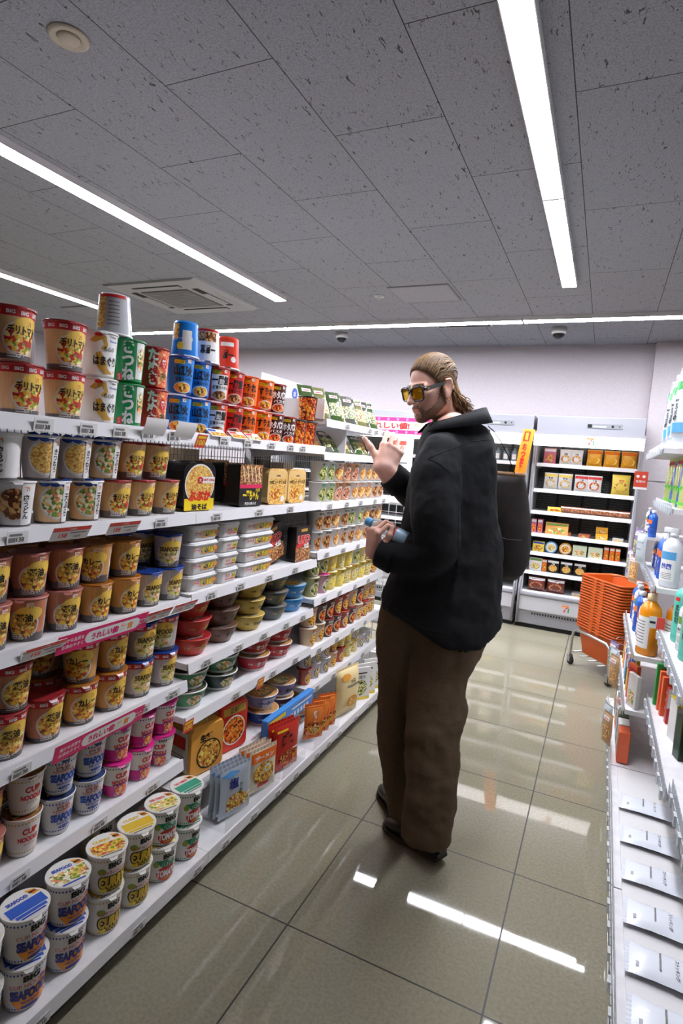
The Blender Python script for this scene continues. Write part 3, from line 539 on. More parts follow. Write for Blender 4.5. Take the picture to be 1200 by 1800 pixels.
# third shelf
S = 'the third shelf'; zz, xx = .955, -1.262
row([('soyS', .845), ('soyS', .945, q), ('soyS', 1.047), ('curS', 1.15), ('curS', 1.258), ('seaS', 1.357), ('seaS', 1.456)], S, zz, xx, 'lower', G(S))
row([('soyS', .85), ('soyS', .95), ('soyS', 1.052), ('curS', 1.152, q), ('curS', 1.26), ('seaS', 1.445, q)], S, zz+hS, xx, 'upper', G(S))
row([('curS', .95), ('curS', 1.06), ('curS', 1.17), ('seaS', 1.30), ('seaS', 1.40)], S, zz+.0, xx-.108, 'second rank', G(S)); row([('curS', 1.00), ('curS', 1.11), ('curS', 1.22), ('seaS', 1.33), ('seaS', 1.43)], S, zz+hS, xx-.108, 'upper second rank', G(S))
# second shelf
S = 'the second shelf'; zz, xx = 1.24, -1.262
row([('mea', .905), ('tem', 1.003), ('tem', 1.105), ('chiS', 1.212), ('chiS', 1.31), ('chiS', 1.412)], S, zz, xx, 'lower', G(S))
row([('mea', .87, q), ('udo', .968), ('udo', 1.066), ('tem', 1.164), ('chiS', 1.264), ('chiS', 1.365)], S, zz+hS, xx, 'upper', G(S))
# top shelf
S = 'the top shelf'; zz, xx = 1.50, -1.268
row([('soyB', .80), ('chiB', .92), ('chiB', 1.035), ('ham', 1.147, -.35), ('kit', 1.247, -.35), ('tan', 1.352, -.05), ('blu', 1.466, -.38), ('blu', 1.56, -.38), ('ipp', 1.655, -.38), ('ipr', 1.753, -.38), ('sum', 1.85, -.38), ('sum', 1.948, -.38), ('bus', 2.045, -.38), ('bus', 2.155, -.38)], S, zz, xx, 'lower', G(S))
row([('chiB', .895), ('chiB', 1.035), ('ham', 1.147, -.35), ('kit', 1.247, -.35), ('tan', 1.352, -.05), ('blu', 1.465, -.38), ('blu', 1.56, -.38), ('ipp', 1.656, -.38), ('ipr', 1.753, -.38), ('sum', 1.85, -.38), ('sum', 1.95, -.38), ('bus', 2.05, -.38)], S, zz+.1215, xx, 'upper', G(S))
row([('wrp', .97, 0, .0, -.07)], S, zz+.1215, xx-.02, 'behind chili cups,', G(S))
row([('wrp', 1.21, 2.4, 0, -.02)], S, zz+.243, xx, 'third', G(S)); row([('wbl', 1.49, 2.4), ('wwh', 1.60, 2.6), ('wre', 1.715, 2.6)], S, zz+.1215+hT, xx, 'third', G(S))
row([('pep', 2.255), ('pep', 2.35)], S, zz, xx, 'lower far end', G(S)); row([('pep', 2.335)], S, zz+.112, xx, 'upper far end', G(S))
# ---------------------------------------------------------------- trays, bowls, bags and small cups on the second and third bays
film = mat('clear_film', (235, 238, 240), .08, trans=.0, alpha=.16, spec=.6); clearp = mat('clear_plastic', (235, 238, 240), .12, alpha=.14)
def rrect(w, h, r, n=4):
    P = []
    for cx, cy, a0 in ((w/2-r, h/2-r, 0), (-w/2+r, h/2-r, PI/2), (-w/2+r, -h/2+r, PI), (w/2-r, -h/2+r, 1.5*PI)):
        P += [(cx+r*math.cos(a0+PI/2*i/n), cy+r*math.sin(a0+PI/2*i/n)) for i in range(n+1)]
    return P
def slab_pack(name, cat, w, h, d, m, deco, r=.012, side=None, lid=None):
    """a pack standing on edge: rounded outline, front towards -y"""
    b = MB(); P = rrect(w, h, r); n = len(P)
    R = [[(x*s, y, h/2+z*s) for x, z in P] for y, s in ((d, .90), (d*.96, .94), (.004, .99), (0, .985))]
    b.rings(R, side or m, smooth=False)
    f = MB(); f.add([(x*.985, -.0004, h/2+z*.985) for x, z in P], [tuple(range(n))], m); a = Art(); deco(a, w, h); a.emit(f, on_front(-.0006))
    return Proto(name, cat, b.mesh(name), [('printed_front', f.mesh('printed_front'))])
def d_bub(a, w, h):
    a.ell(0, h*.55, w*.46, h*.42, paper, 1); a.ell(0, h*.55, w*.43, h*.39, F_NOO, 2); a.rect(-w*.46, h*.02, w*.46, h*.26, yel, 3); a.text('ぶぶか', 0, h*.32, h*.22, mat('bub_red', (214, 50, 30), .4), 5, w=w*.72, bold=.06); a.text('油そば', 0, h*.09, h*.13, ink, 5, w=w*.5, bold=.05)
    a.rect(0, h*.58, w*.46, h*.71, paper, 4); a.text('極太麺130g', w*.23, h*.645, h*.06, redi, 6, w=w*.42, bold=.04); a.ell(w*.0, h*.64, w*.08, w*.08, redi, 5); a.text('太', 0, h*.64, h*.07, wht, 7)
def d_ipp(a, w, h):
    a.rect(-w*.49, h*.5, w*.49, h*.99, food('sauce', [(120, 60, 30), (170, 100, 50), (90, 40, 20), (220, 180, 120)], 220), 1); a.rect(-w*.49, h*.44, w*.49, h*.53, mat('hot_pink', (220, 40, 90), .4), 2); a.text('一平ちゃん', .0, h*.27, h*.24, yel, 4, w=w*.7, bold=.05); a.text('夜店の焼そば', 0, h*.08, h*.07, wht, 4, w=w*.5); a.text('大盛', w*.3, h*.4, h*.08, yel, 4)
    for i in range(5): a.poly([(-w*.4+i*w*.17, h*.95), (-w*.36+i*w*.17, h*.95), (-w*.26+i*w*.17, h*.58), (-w*.29+i*w*.17, h*.58)], mat('mayo', (240, 226, 180), .4), 3)
def d_osa(a, w, h):
    a.rect(-w*.42, h*.02, w*.42, h*.97, F_NOO, 1); a.text('大阪ソース焼そば', 0, h*.62, h*.10, ink, 4, w=w*.86, bold=.03); a.rect(-w*.4, h*.72, w*.4, h*.94, mat('osaka_tan', (226, 188, 122), .4), 2); a.text('七味香る', 0, h*.80, h*.05, ink, 4); a.ell(w*.26, h*.16, w*.1, w*.1, paper, 3); a.ell(-w*.1, h*.3, w*.26, h*.16, F_CUR, 3)
dk = mat('tray_black', (26, 24, 24), .3)
TP = {'bub': slab_pack('noodle_tray', 'noodle tray', .15, .165, .07, dk, d_bub, .03), 'ipp': slab_pack('noodle_tray', 'noodle tray', .135, .165, .075, dk, d_ipp, .012), 'osa': slab_pack('noodle_tray', 'noodle tray', .135, .152, .065, mat('osaka_tan', (226, 188, 122), .4), d_osa, .03)}
def d_ufo(a, w, h): a.rect(-w*.48, h*.02, w*.48, h*.42, food('sauce'), 1); a.text('UFO', 0, h*.63, h*.24, wht, 3, w=w*.80, bold=.10); a.text('UFO', 0, h*.63, h*.225, mat('ufo_red', (216, 44, 40), .35), 5, w=w*.76, bold=.06); a.text('大盛', w*.16, h*.43, h*.16, wht, 5, bold=.06); a.poly([(-w*.45, h*.5), (w*.2, h*.56), (w*.2, h*.48), (-w*.45, h*.38)], mat('ufo_red'), 2); a.rect(-w*.2, h*.84, w*.2, h*.92, gold, 2)
TP['ufo'] = slab_pack('noodle_box', 'noodle tray', .15, .165, .05, dk, d_ufo, .010)
for i, (k, y, x, lb) in enumerate([('bub', 1.56, -1.24, 'round-pictured oil noodle tray standing beside the last small chili cup'), ('bub', 1.74, -1.42, 'dark noodle tray behind the round-pictured oil noodle tray'), ('ipp', 1.87, -1.24, 'black and pink noodle tray standing left of the tan trays'), ('ipp', 1.93, -1.36, 'black noodle tray standing behind the tan trays'), ('osa', 2.07, -1.24, 'tan noodle tray standing beside the black and pink tray'), ('osa', 2.235, -1.24, 'tan noodle tray standing beside the white picture cups'), ('osa', 2.1, -1.36, 'tan noodle tray in the second rank behind the pair')]):
    TP[k].put((x, y, 1.2408), PI/2-.1, lb, 'trays on the second shelf')
for y, x, lb, tl in ((2.16, -1.28, 'dark red noodle box leaning beside the white tray stack', .25), (2.20, -1.36, 'dark red noodle box standing behind the UFO box', 0), (2.325, -1.235, 'black UFO noodle box at the end of the white trays', 0)):
    TP['ufo'].put((x, y, .9658+.075*math.sin(tl)), PI/2, lb, 'UFO boxes', tilt=(0, -tl))
# white yakisoba trays in three stacks
def yaki(L, two):
    b = MB(); d = .085; h = .055
    P = lambda s, z: [(x*s, d+y*s, z) for x, y in rrect(L, 2*d, .02)]
    b.rings([P(.86, 0), P(.88, .003), P(.955, h-.012), P(1.0, h-.011), P(1.0, h-.008), P(.97, h-.007)], lid_w, smooth=False)
    a = Art(); rd = mat('yaki_red', (214, 50, 44), .35)
    if two: a.text('ソース', -L*.27, .028, .013, rd, 3, w=L*.22, bold=.05); a.text('やきそば', L*.08, .026, .023, yel, 5, w=L*.42, bold=.07); a.text('やきそば', L*.08, .026, .024, ink, 3, w=L*.44, bold=.14); a.rect(L*.30, .02, L*.42, .034, mat('lid_flash'), 3); a.rect(-L*.16, .013, L*.4, .016, mat('lid_flash'), 3)
    else: a.text('やき', -L*.10, .026, .013, rd, 3); a.rect(L*.12, .016, L*.30, .032, yel, 3); a.text('そば', L*.21, .024, .009, ink, 4); a.rect(-L*.2, .011, L*.3, .014, rd, 3)
    a.emit(b, lambda u, v, Ly: (u, d-d*(.88+.075*v/.043)-.0004-Ly*LAY, v))
    l = MB(); l.rings([P(.965, h-.007), P(.95, h-.002), P(.90, h)], mat('tray_lid', (226, 226, 228), .22), smooth=False)
    la = Art(); la.text('やきそば', 0, d, .05, yel, 1, w=L*.5, bold=.06); la.emit(l, on_disc(h+.0002))
    return Proto('yakisoba_tray', 'noodle tray', b.mesh('yakisoba_tray'), [('lid', l.mesh('lid'))])
for L, y, nm, two in ((.155, 1.592, 'camera-side', True), (.118, 1.742, 'narrow middle', False), (.228, 1.934, 'far long', True)):
    pr = yaki(L, two)
    for i in range(4): pr.put((-1.222, y+rnd.uniform(-.003, .003), .9658+i*.0572), PI/2, 'white yakisoba tray, %s from bottom of the %s stack' % (ORD[i], nm), 'yakisoba trays')
# bowls
def bowl(m, deco, lidm, lidfood=None, r0=.050, r1=.072, h=.064, foot=None, word=None):
    b = MB(); prof = [(r0*.9, 0), (r0, .003), (r0+(r1-r0)*.55, h*.45), (r1*.985, h-.012), (r1*.985, h-.005)]
    if foot: b.lathe([(r0*.9, 0), (r0*1.06, .001), (r0*1.06, .012), (r0, .013)], foot, 36, cap1=False)
    b.lathe(prof, m, 40, cap1=False); a = Art(); U = PI*(r0+r1)/2; deco(a, h, U)
    def fn(u, v, L):
        t = v/h; r = np.interp(v, [p[1] for p in prof], [p[0] for p in prof])+L*LAY+.0003; x = u/((r0+r1)/2); return (r*math.sin(x), -r*math.cos(x), v)
    a.emit(b, fn)
    l = MB(); l.lathe([(r1*.97, h-.007), (r1, h-.006), (r1+.003, h-.004), (r1+.003, h-.001), (r1, h)], foot or m, 40, cap0=False, cap1=False); l.lathe([(r1, h), (r1*.9, h+.0004), (.001, h+.0008)], lidm, 40, cap0=False, cap1=False)
    la = Art(); (la.ell(0, -.01, r1*.62, r1*.5, lidfood, 1) if lidfood else None); la.text(word or '麺', .0, r1*.55, .018, ink, 3); la.rect(-r1*.7, -r1*.75, r1*.2, -r1*.62, txtg, 2); la.emit(l, on_disc(h+.0012))
    return Proto('noodle_bowl', 'noodle bowl', b.mesh('noodle_bowl'), [('lid', l.mesh('lid'))])
def dtext(t, tm, panel=None, w=.055, hh=.022, extra=None, fm=None):
    def d(a, h, U):
        if panel: a.rect(-.04, h*.18, .04, h*.80, panel, 1)
        if fm: a.ell(-.03, h*.5, .026, h*.3, fm, 2)
        a.text(t, .006, h*.50, hh, tm, 4, w=w, bold=.04); a.text('麺類', -.05, h*.5, .009, tm, 3); a.rect(-U*.95, h*.2, -U*.95+.03, h*.75, paper, 1)
        [a.rect(-U*.9+.002*i, h*.4, -U*.9+.002*i+.001, h*.7, ink, 2) for i in range(9)]
        if extra: a.rect(-U, 0, U, h*.10, extra, 1)
    return d
BW = {'red': bowl(mat('bowl_red', (186, 56, 44), .28), dtext('一風堂', gold), mat('lid_red'), F_BRN), 'brn': bowl(mat('bowl_brown', (112, 84, 72), .28), dtext('すみれ', ink), mat('lid_choc', (96, 66, 50), .3), F_CUR), 'gol': bowl(mat('bowl_gold', (196, 168, 80), .28), dtext('飯田商店', ink, w=.06, hh=.015), mat('lid_gold', (176, 150, 80), .3), F_NOO), 'drk': bowl(mat('bowl_slate', (78, 84, 92), .28), dtext('井', gold, panel=mat('olive_panel', (90, 92, 60), .4), w=.03, hh=.03), mat('lid_slate', (120, 112, 100), .3), F_MEA), 'blu': bowl(mat('bowl_azure', (52, 130, 190), .28), dtext('中華そば', wht, w=.05, hh=.014), mat('lid_azure', (150, 170, 180), .3), F_SOY),
      'don': bowl(mat('bowl_green', (88, 150, 110), .3), dtext('どん兵衛', wht, panel=mat('donbei_green', (50, 110, 80), .35), fm=F_TEM), mat('lid_moss', (70, 74, 50), .3), F_BRN, .052, .073, .068, paper), 'dod': bowl(mat('bowl_forest', (40, 60, 54), .3), dtext('どん兵衛', wht, fm=F_TEM), mat('lid_moss'), F_BRN, .052, .073, .068, paper), 'kit': bowl(mat('bowl_crimson', (196, 54, 58), .3), dtext('きつね', wht, panel=mat('kit_red', (180, 30, 34), .35)), mat('lid_amber2', (190, 140, 80), .3), F_BRN, .052, .073, .068, paper), 'lbl': bowl(mat('bowl_iceblue', (140, 164, 200), .3), dtext('うどん', navy, panel=paper), mat('lid_amber2'), F_BRN, .052, .073, .066, paper), 'pur': bowl(mat('bowl_mauve', (160, 130, 150), .3), dtext('そば', ink), mat('lid_amber2'), F_TEM, .052, .070, .066, paper), 'nav': bowl(mat('bowl_navy', (44, 48, 70), .3), dtext('肉そば', wht, fm=F_MEA), mat('lid_amber2'), F_MEA, .052, .072, .066, paper), 'mar': bowl(mat('bowl_plum', (104, 50, 60), .3), dtext('きつね', wht), mat('lid_amber2'), F_BRN, .052, .070, .066, paper), 'roy': bowl(mat('bowl_royal', (30, 74, 150), .3), dtext('うどん', wht), mat('lid_amber2'), F_BRN, .052, .073, .066, paper), 'grn': bowl(mat('bowl_teal', (120, 170, 150), .3), dtext('ラーメン', wht), speckle('lid_emerald', (40, 140, 90), (60, 110, 70), 40, .3), F_TEM, .052, .072, .066, paper)}
BL = {'red': 'red noodle bowl with gold lettering', 'brn': 'brown noodle bowl', 'gol': 'gold noodle bowl', 'drk': 'slate noodle bowl with olive panel', 'blu': 'azure noodle bowl', 'don': 'green noodle bowl', 'dod': 'dark green noodle bowl', 'kit': 'red and white noodle bowl', 'lbl': 'pale blue noodle bowl', 'pur': 'mauve noodle bowl', 'nav': 'navy noodle bowl', 'mar': 'plum noodle bowl', 'roy': 'royal blue noodle bowl', 'grn': 'green-lidded noodle bowl'}
def bowls(kinds, y, z, x, where):
    zz = z+.0008
    for i, k in enumerate(kinds):
        BW[k].put((x+rnd.uniform(-.006, .006), y+rnd.uniform(-.004, .004), zz), PI/2-.1+rnd.uniform(-.3, .3), BL[k]+', '+('bottom', 'second', 'third')[i]+' of the '+where, 'noodle bowls'); zz += max(v.co.z for v in BW[k].parts[0][1].vertices)+.001
bowls(['red']*3, 1.605, .725, -1.29, 'red stack beside the SEAFOOD cups'); bowls(['brn']*3, 1.775, .725, -1.29, 'stack between red and gold bowls'); bowls(['gol']*3, 1.965, .725, -1.29, 'stack of gold bowls'); bowls(['drk']*3, 2.155, .725, -1.29, 'stack after the gold bowls'); bowls(['blu']*2, 2.32, .725, -1.29, 'pair at the bay end')
bowls(['don', 'don'], 1.60, .535, -1.29, 'green pair below the red bowls'); bowls(['dod', 'don'], 1.79, .535, -1.29, 'mixed green pair'); bowls(['kit', 'kit'], 2.03, .535, -1.29, 'red-white pair closer to green bowls'); bowls(['kit', 'kit'], 2.22, .535, -1.29, 'red-white pair farther along')
bowls(['grn'], 1.985, .262, -1.41, 'pair above the blue strip'); bowls(['roy', 'lbl'], 2.12, .262, -1.285, 'pale blue pair'); bowls(['mar', 'pur'], 2.285, .262, -1.29, 'mauve pair')
BW['grn'].put((-1.41, 1.985, .262+.0685), PI/2, 'green-lidded noodle bowl, upper of the pair above the blue strip', 'noodle bowls')
# block packs wrapped in film, and pillow bags
def pillow(name, w, h, d, m, deco, fin=.012, finm=None, seg=14):
    b = MB()
    def P(i, j, s):
        u = i/seg*2-1; v = j/seg*2-1; e = max(0, 1-abs(u)**3.2)*max(0, 1-abs(v)**3.0); wr = .0016*math.sin(9*u+4*v)*math.sin(7*v+3*u)*(1-abs(v))
        return (u*w/2*(1-.05*(1-abs(v)**2)), s*(d/2*e**.62+wr)+0.0, h/2+v*h/2)
    for s in (-1, 1):
        vs = [P(i, j, s) for j in range(seg+1) for i in range(seg+1)]; fs = [(j*(seg+1)+i, j*(seg+1)+i+1, (j+1)*(seg+1)+i+1, (j+1)*(seg+1)+i) for j in range(seg) for i in range(seg)]
        b.add(vs, fs if s < 0 else [f[::-1] for f in fs], m, True)
    for z0, z1 in ((-fin, .001), (h-.001, h+fin)):
        n = 16; b.add([(w/2*(-1+2*i/n), .0008*(-1)**i, z) for z in (z0, z1) for i in range(n+1)], [(i, i+1, n+2+i, n+1+i) for i in range(n)], finm or m)
    a = Art(); a.STEP = .012; deco(a, w, h)
    def fn(u, v, L):
        i = (u/(w/2)+1)/2*seg; j = v/h*seg; p = P(i, j, -1); return (u, p[1]-.0012-L*LAY*1.5, v)
    a.emit(b, fn)
    return Proto(name, 'bag', b.mesh(name))
def d_salt(a, w, h): a.rect(-w*.3, h*.06, w*.44, h*.34, F_TEM, 1); a.ell(0, h*.27, w*.3, h*.17, F_SOY, 2); a.text('塩', -w*.1, h*.68, h*.24, navy, 3, bold=.06); a.text('らーめん', w*.14, h*.5, h*.26, ink, 3, w=w*.12, vert=True, bold=.03); a.poly([(-w*.48, h*.9), (-w*.2, h*.98), (w*.1, h*.9), (-w*.2, h*.82)], mat('sky_ink', (90, 160, 220), .4), 1)
def d_egg(a, w, h): a.rect(-w*.46, h*.72, w*.46, h*.98, mat('bag_orange', (226, 110, 36), .35), 1); a.ell(0, h*.40, w*.38, h*.28, F_SOY, 2); a.ell(w*.12, h*.5, w*.13, h*.11, paper, 4); a.ell(w*.12, h*.5, w*.07, h*.06, yel, 5); a.text('ラーメン', 0, h*.83, h*.10, wht, 3, w=w*.7, bold=.04); a.rect(-w*.2, h*.04, w*.2, h*.14, redi, 3)
def d_shin(a, w, h): a.text('辛', 0, h*.62, h*.42, ink, 4, bold=.08); a.rect(w*.2, h*.36, w*.42, h*.40, wht, 3); a.ell(w*.06, h*.2, w*.36, h*.18, F_RED, 2); a.rect(-w*.4, h*.86, w*.0, h*.91, yel, 3)
def d_org(a, w, h): a.rect(-w*.48, h*.5, w*.48, h*.98, mat('bag_orange'), 1); a.rect(-w*.48, h*.02, w*.48, h*.45, F_RED, 1); a.text('棒ラーメン', w*.0, h*.52, h*.66, wht, 4, w=w*.18, vert=True, bold=.03); a.ell(0, h*.24, w*.28, h*.14, F_SOY, 3)
def d_chip(a, w, h): a.ell(w*.05, h*.26, w*.24, h*.13, mat('chip_gold', (216, 150, 60), .4), 2); a.ell(w*.05, h*.26, w*.18, h*.10, food('crumb', [(226, 170, 80), (240, 200, 120), (200, 130, 50)]), 3); a.rect(-w*.2, h*.62, w*.34, h*.66, txtg, 2); a.text('大豆', w*.05, h*.74, h*.09, ink, 3); a.ell(-w*.2, h*.85, w*.18, h*.08, mat('chip_gold'), 2)
silv = mat('bag_silver', (188, 198, 210), .22, metal=.15)
PB = {'salt': pillow('noodle_bag', .15, .17, .017, silv, d_salt), 'egg': pillow('noodle_bag', .145, .155, .017, mat('bag_white', (226, 214, 190), .3), d_egg), 'shin': pillow('noodle_bag', .155, .185, .02, mat('bag_red', (200, 46, 36), .28), d_shin), 'org': pillow('noodle_bag', .105, .15, .026, mat('bag_amber', (230, 130, 50), .28), d_org, finm=mat('bag_orange')), 'chip': pillow('snack_bag', .20, .23, .066, mat('bag_straw', (226, 204, 150), .3), d_chip)}
def lean(p, x, y, z, lb, g, rz=PI/2-.25, t=-.22): PB[p].put((x, y, z+.0135), rz, lb, g, tilt=(t, 0))
for i in range(3): lean('salt', -1.12-.023*i, 1.70, .112, ('front salt noodle bag with large blue character beside the teal-lidded cup', 'middle salt noodle bag tucked behind the front one', 'rearmost salt noodle bag of three')[i], 'salt noodle bags', PI/2-.25, 0)
for i in range(3): lean('egg', -1.118-.026*i, 1.885, .112, ('front egg-pictured noodle bag beside the salt bags', 'middle egg-pictured noodle bag', 'rearmost egg-pictured noodle bag')[i], 'egg noodle bags', PI/2-.25, 0)
for i in range(2): lean('shin', -1.12-.028*i, 2.07, .112, ('red noodle bag with large black character facing the aisle', 'red noodle bag behind the front red bag')[i], 'red noodle bags', PI/2-.25, 0)
for i, y in enumerate((2.36, 2.43, 2.50)): lean('org', -1.135, y, .115, ('orange noodle bag closest to the red bags', 'middle orange noodle bag of three', 'orange noodle bag closest to the straw-coloured bag')[i], 'orange noodle bags', PI/2-.6, 0)
# clear trays that hold the bags
for y0, y1, lb in ((1.60, 1.80, 'clear plastic tray under the salt noodle bags'), (1.80, 1.98, 'clear plastic tray under the egg noodle bags'), (2.0, 2.2, 'clear plastic tray under the red noodle bags'), (2.28, 2.56, 'clear plastic tray under the orange noodle bags')):
    b = MB(); b.box(-1.23, BX-.0068, y0+.001, y1-.001, .1008, .1025, clearp); b.box(BX-.0085, BX-.0068, y0+.001, y1-.001, .1025, .155, clearp); tag(b.build('clear_tray'), lb, 'tray', 'clear shelf trays')
lean('chip', -1.125, 2.72, .105, 'large straw-coloured bag on the base deck beside the white boxes', 'snack bags', PI/2-.2, -.02)
def block(m, deco, top, w=.16, h=.185, d=.13):
    b = MB(); P = rrect(w, h, .02); b.rings([[(x*s, y, h/2+z*s) for x, z in P] for y, s in ((d, .93), (d-.01, .98), (.012, 1), (0, .95))], m, smooth=False)
    a = Art(); deco(a, w, h); a.emit(b, on_front(-.0005)); 
    t = Art(); t.ell(0, d*.5, w*.36, d*.36, top, 1); t.text('5食', w*.2, d*.4, .03, ink, 3); t.emit(b, on_disc(h+.0004))
    s = Art(); s.rect(-d*.9, h*.1, -d*.1, h*.9, paper, 1); s.rect(-d*.8, h*.55, -d*.2, h*.8, redi, 2); [s.rect(-d*.8, h*(.15+.06*i), -d*.25, h*(.17+.06*i), txtg, 2) for i in range(5)]; s.emit(b, lambda u, v, L: (-w/2-.0006-L*LAY, -u, v))
    return Proto('noodle_multipack', 'noodle pack', b.mesh('noodle_multipack'))
def d_mo(a, w, h): a.ell(w*.05, h*.38, w*.36, h*.30, dk, 1); a.ell(w*.05, h*.38, w*.33, h*.27, F_SOY, 2); a.text('生麺', -w*.05, h*.74, h*.16, ink, 3, bold=.05)
def d_mr(a, w, h): a.ell(0, h*.42, w*.40, h*.30, paper, 1); a.ell(0, h*.42, w*.37, h*.27, F_RED, 2); a.rect(-w*.4, h*.76, w*.4, h*.92, gold, 2); a.text('正麺', 0, h*.84, h*.12, ink, 3)
block(mat('block_orange', (226, 160, 70), .25), d_mo, F_NOO).put((-1.225, 1.66, .2628), PI/2-.2, 'orange noodle multipack on the sixth shelf above the salt bags', 'noodle multipacks'); block(mat('block_red', (206, 50, 34), .25), d_mr, F_MEA, .15, .2).put((-1.235, 1.84, .2628), PI/2-.2, 'red noodle multipack beside the orange one', 'noodle multipacks')
block(mat('block_orange'), d_mo, F_NOO).put((-1.38, 1.6, .2628), PI/2, 'orange noodle multipack in shade behind the front pack', 'noodle multipacks')
# blue printed strip box along the edge of the sixth shelf
b = MB(); b.box(-.03, .0, -.21, .21, 0, .07, mat('strip_blue', (70, 140, 214), .35), .003); a = Art(); [a.rect(-.19+.03*i, .008, -.172+.03*i, .028, paper, 1) for i in range(12)]; a.rect(-.2, .042, -.06, .06, yel, 1); a.rect(0, .042, .19, .05, paper, 1); a.text('ラーメン', .1, .056, .012, navy, 2); a.emit(b, on_right(.0004)); tag(b.build('shelf_strip_box', loc=(-1.17, 2.2, .264)), 'long blue printed cardboard strip on the sixth shelf edge', 'display strip')
# small cups of the third bay
def mini(bodym, fm, lidm, word, wm, r0=.036, r1=.044, h=.096, plate=None):
    b = MB(); b.lathe([(r0*.95, 0), (r0, .003), (r1, h-.004), (r1+.0025, h-.003), (r1+.0025, h-.001), (r1, h)], bodym, 24, cap1=False); b.lathe([(r1, h), (.001, h+.0005)], lidm, 24, cap0=False, cap1=False)
    a = Art(); U = PI*(r0+r1)/2; a.dish(0, h*.40, .035, h*.35, fm, plate or rimw, 1); a.text(word, 0, h*.86, .011, wm, 4, w=.036, bold=.03); a.rect(-U*.95, h*.1, -U*.6, h*.9, paper, 1); a.rect(U*.6, h*.1, U*.95, h*.9, paper, 1)
    a.emit(b, on_cone(r0, r1, h)); return Proto('soup_cup', 'soup cup', b.mesh('soup_cup'))
orp = mat('plate_orange', (206, 120, 60), .35)
MC = {'grn': mini(paper, F_GRN, lid_w, '野菜', mat('kit_green'if 0 else 'kitsune_green'), plate=mat('plate_green', (140, 170, 80), .35)), 'org': mini(paper, F_BRN, lid_w, '豚汁', orp, plate=orp), 'bea': mini(mat('cup_peach', (222, 170, 130), .35), food('beans', [(226, 150, 110), (60, 34, 24), (236, 190, 160), (200, 110, 80)], 120), lid_w, '納豆', ink), 'brn': mini(paper, F_MEA, lid_w, '味噌', ink, plate=orp), 'yel': mini(mat('cup_yellow', (226, 196, 84), .35), F_SEA, lid_w, 'スープ', ink), 'corn': mini(mat('cup_sun', (232, 206, 70), .35), food('corncup', [(240, 220, 90), (226, 190, 50), (250, 236, 150)]), lid_w, 'コーン', ink), 'oli': mini(mat('cup_olive', (170, 160, 96), .35), F_GRN, lid_w, '春雨', ink), 'drk': mini(mat('cup_umber', (84, 52, 40), .35), F_RED, lid_r, '担々', wht), 'red': mini(mat('cup_rust', (170, 70, 44), .35), F_CUR, lid_r, '辛口', wht), 'cre': mini(mat('cup_cream', (226, 200, 160), .35), F_CUR, lid_w, 'はるさめ', redi), 'blw': mini(paper, F_TEM, lid_w, 'ふんわり', bluei, plate=bluei), 'pur': mini(mat('cup_lilac', (200, 150, 170), .35), F_GRN, mat('lid_magenta'), '緑豆', ink)}
ML = {'grn': 'white soup cup with green vegetables', 'org': 'white soup cup with orange bowl', 'bea': 'peach cup with beans', 'brn': 'white cup with brown bowl', 'yel': 'yellow soup cup', 'corn': 'bright yellow corn soup cup', 'oli': 'olive soup cup', 'drk': 'dark brown spicy cup', 'red': 'rust-red spicy cup', 'cre': 'cream cup with red lettering', 'blw': 'white cup with blue lettering', 'pur': 'lilac cup with green picture'}
def minis(kinds, y0, dy, z, layer, nm, x=-1.262, sc=1):
    for i, k in enumerate(kinds):
        MC[k].put((x+rnd.uniform(-.004, .004), y0+dy*i, z), PI/2-.12+rnd.uniform(-.2, .2), ML[k]+', '+ORD[i]+' from camera end, '+layer+' '+nm, 'small cups on '+nm, scale=sc)
hm = .0995
for z, nm, lo, up in ((1.235, 'picture-cup shelf', ['grn', 'grn', 'bea', 'bea', 'org', 'org', 'org', 'brn', 'brn'], ['grn', 'grn', 'org', 'bea', 'bea', 'org', 'org', 'org', 'brn']), (.995, 'shelf behind the bottle hand', ['brn', 'brn', 'org', 'brn', 'brn', 'org', 'brn', 'org', 'brn'], ['brn', 'brn', 'org', 'brn', 'grn', 'grn', 'org', 'brn', 'org']), (.768, 'yellow-cup shelf', ['oli', 'pur', 'corn', 'corn', 'yel', 'yel', 'corn', 'yel', 'red'], ['oli', 'oli', 'corn', 'yel', 'corn', 'grn', 'yel', 'yel', 'red']), (.515, 'spicy-cup shelf', ['cre', 'cre', 'drk', 'drk', 'red', 'drk', 'cre', 'red', 'cre'], ['cre', 'drk', 'drk', 'red', 'red', 'cre', 'drk', 'cre', 'cre'])):
    minis(lo, 2.475, .1, z+.0008, 'lower', nm); minis(up, 2.475, .1, z+.0008+hm, 'upper', nm)
minis(['red', 'blw', 'blw', 'cre', 'red', 'yel', 'yel', 'blw', 'blw'], 2.475, .1, .318+.0008, 'lower', 'lowest-cup shelf', sc=.86); minis(['blw', 'blw', 'blw', 'red', 'yel', 'corn', 'blw'], 2.475, .1, .3188+hm*.86, 'upper', 'lowest-cup shelf', sc=.86)
bowls(['nav', 'lbl'], 2.49, .10, -1.32, 'pair behind the orange bags')
# white boxes on the far base deck
def d_wb(a, w, h): a.ell(0, h*.38, w*.34, h*.24, F_GRN, 1); a.rect(-w*.3, h*.8, w*.3, h*.84, ink, 1); a.text('味噌汁', 0, h*.70, .02, ink, 2); a.rect(-w*.5, .0, w*.5, h*.1, mat('cup_yellow'), 1)
pr = slab_pack('soup_box', 'box', .13, .19, .02, paper, d_wb, .006)
for i in range(3): pr.put((-1.128, 2.92+.09*i, .1008), PI/2-.6, ('white soup box closest to the straw-coloured bag', 'middle white soup box on the base deck', 'white soup box at the far end of the base deck')[i], 'white soup boxes')
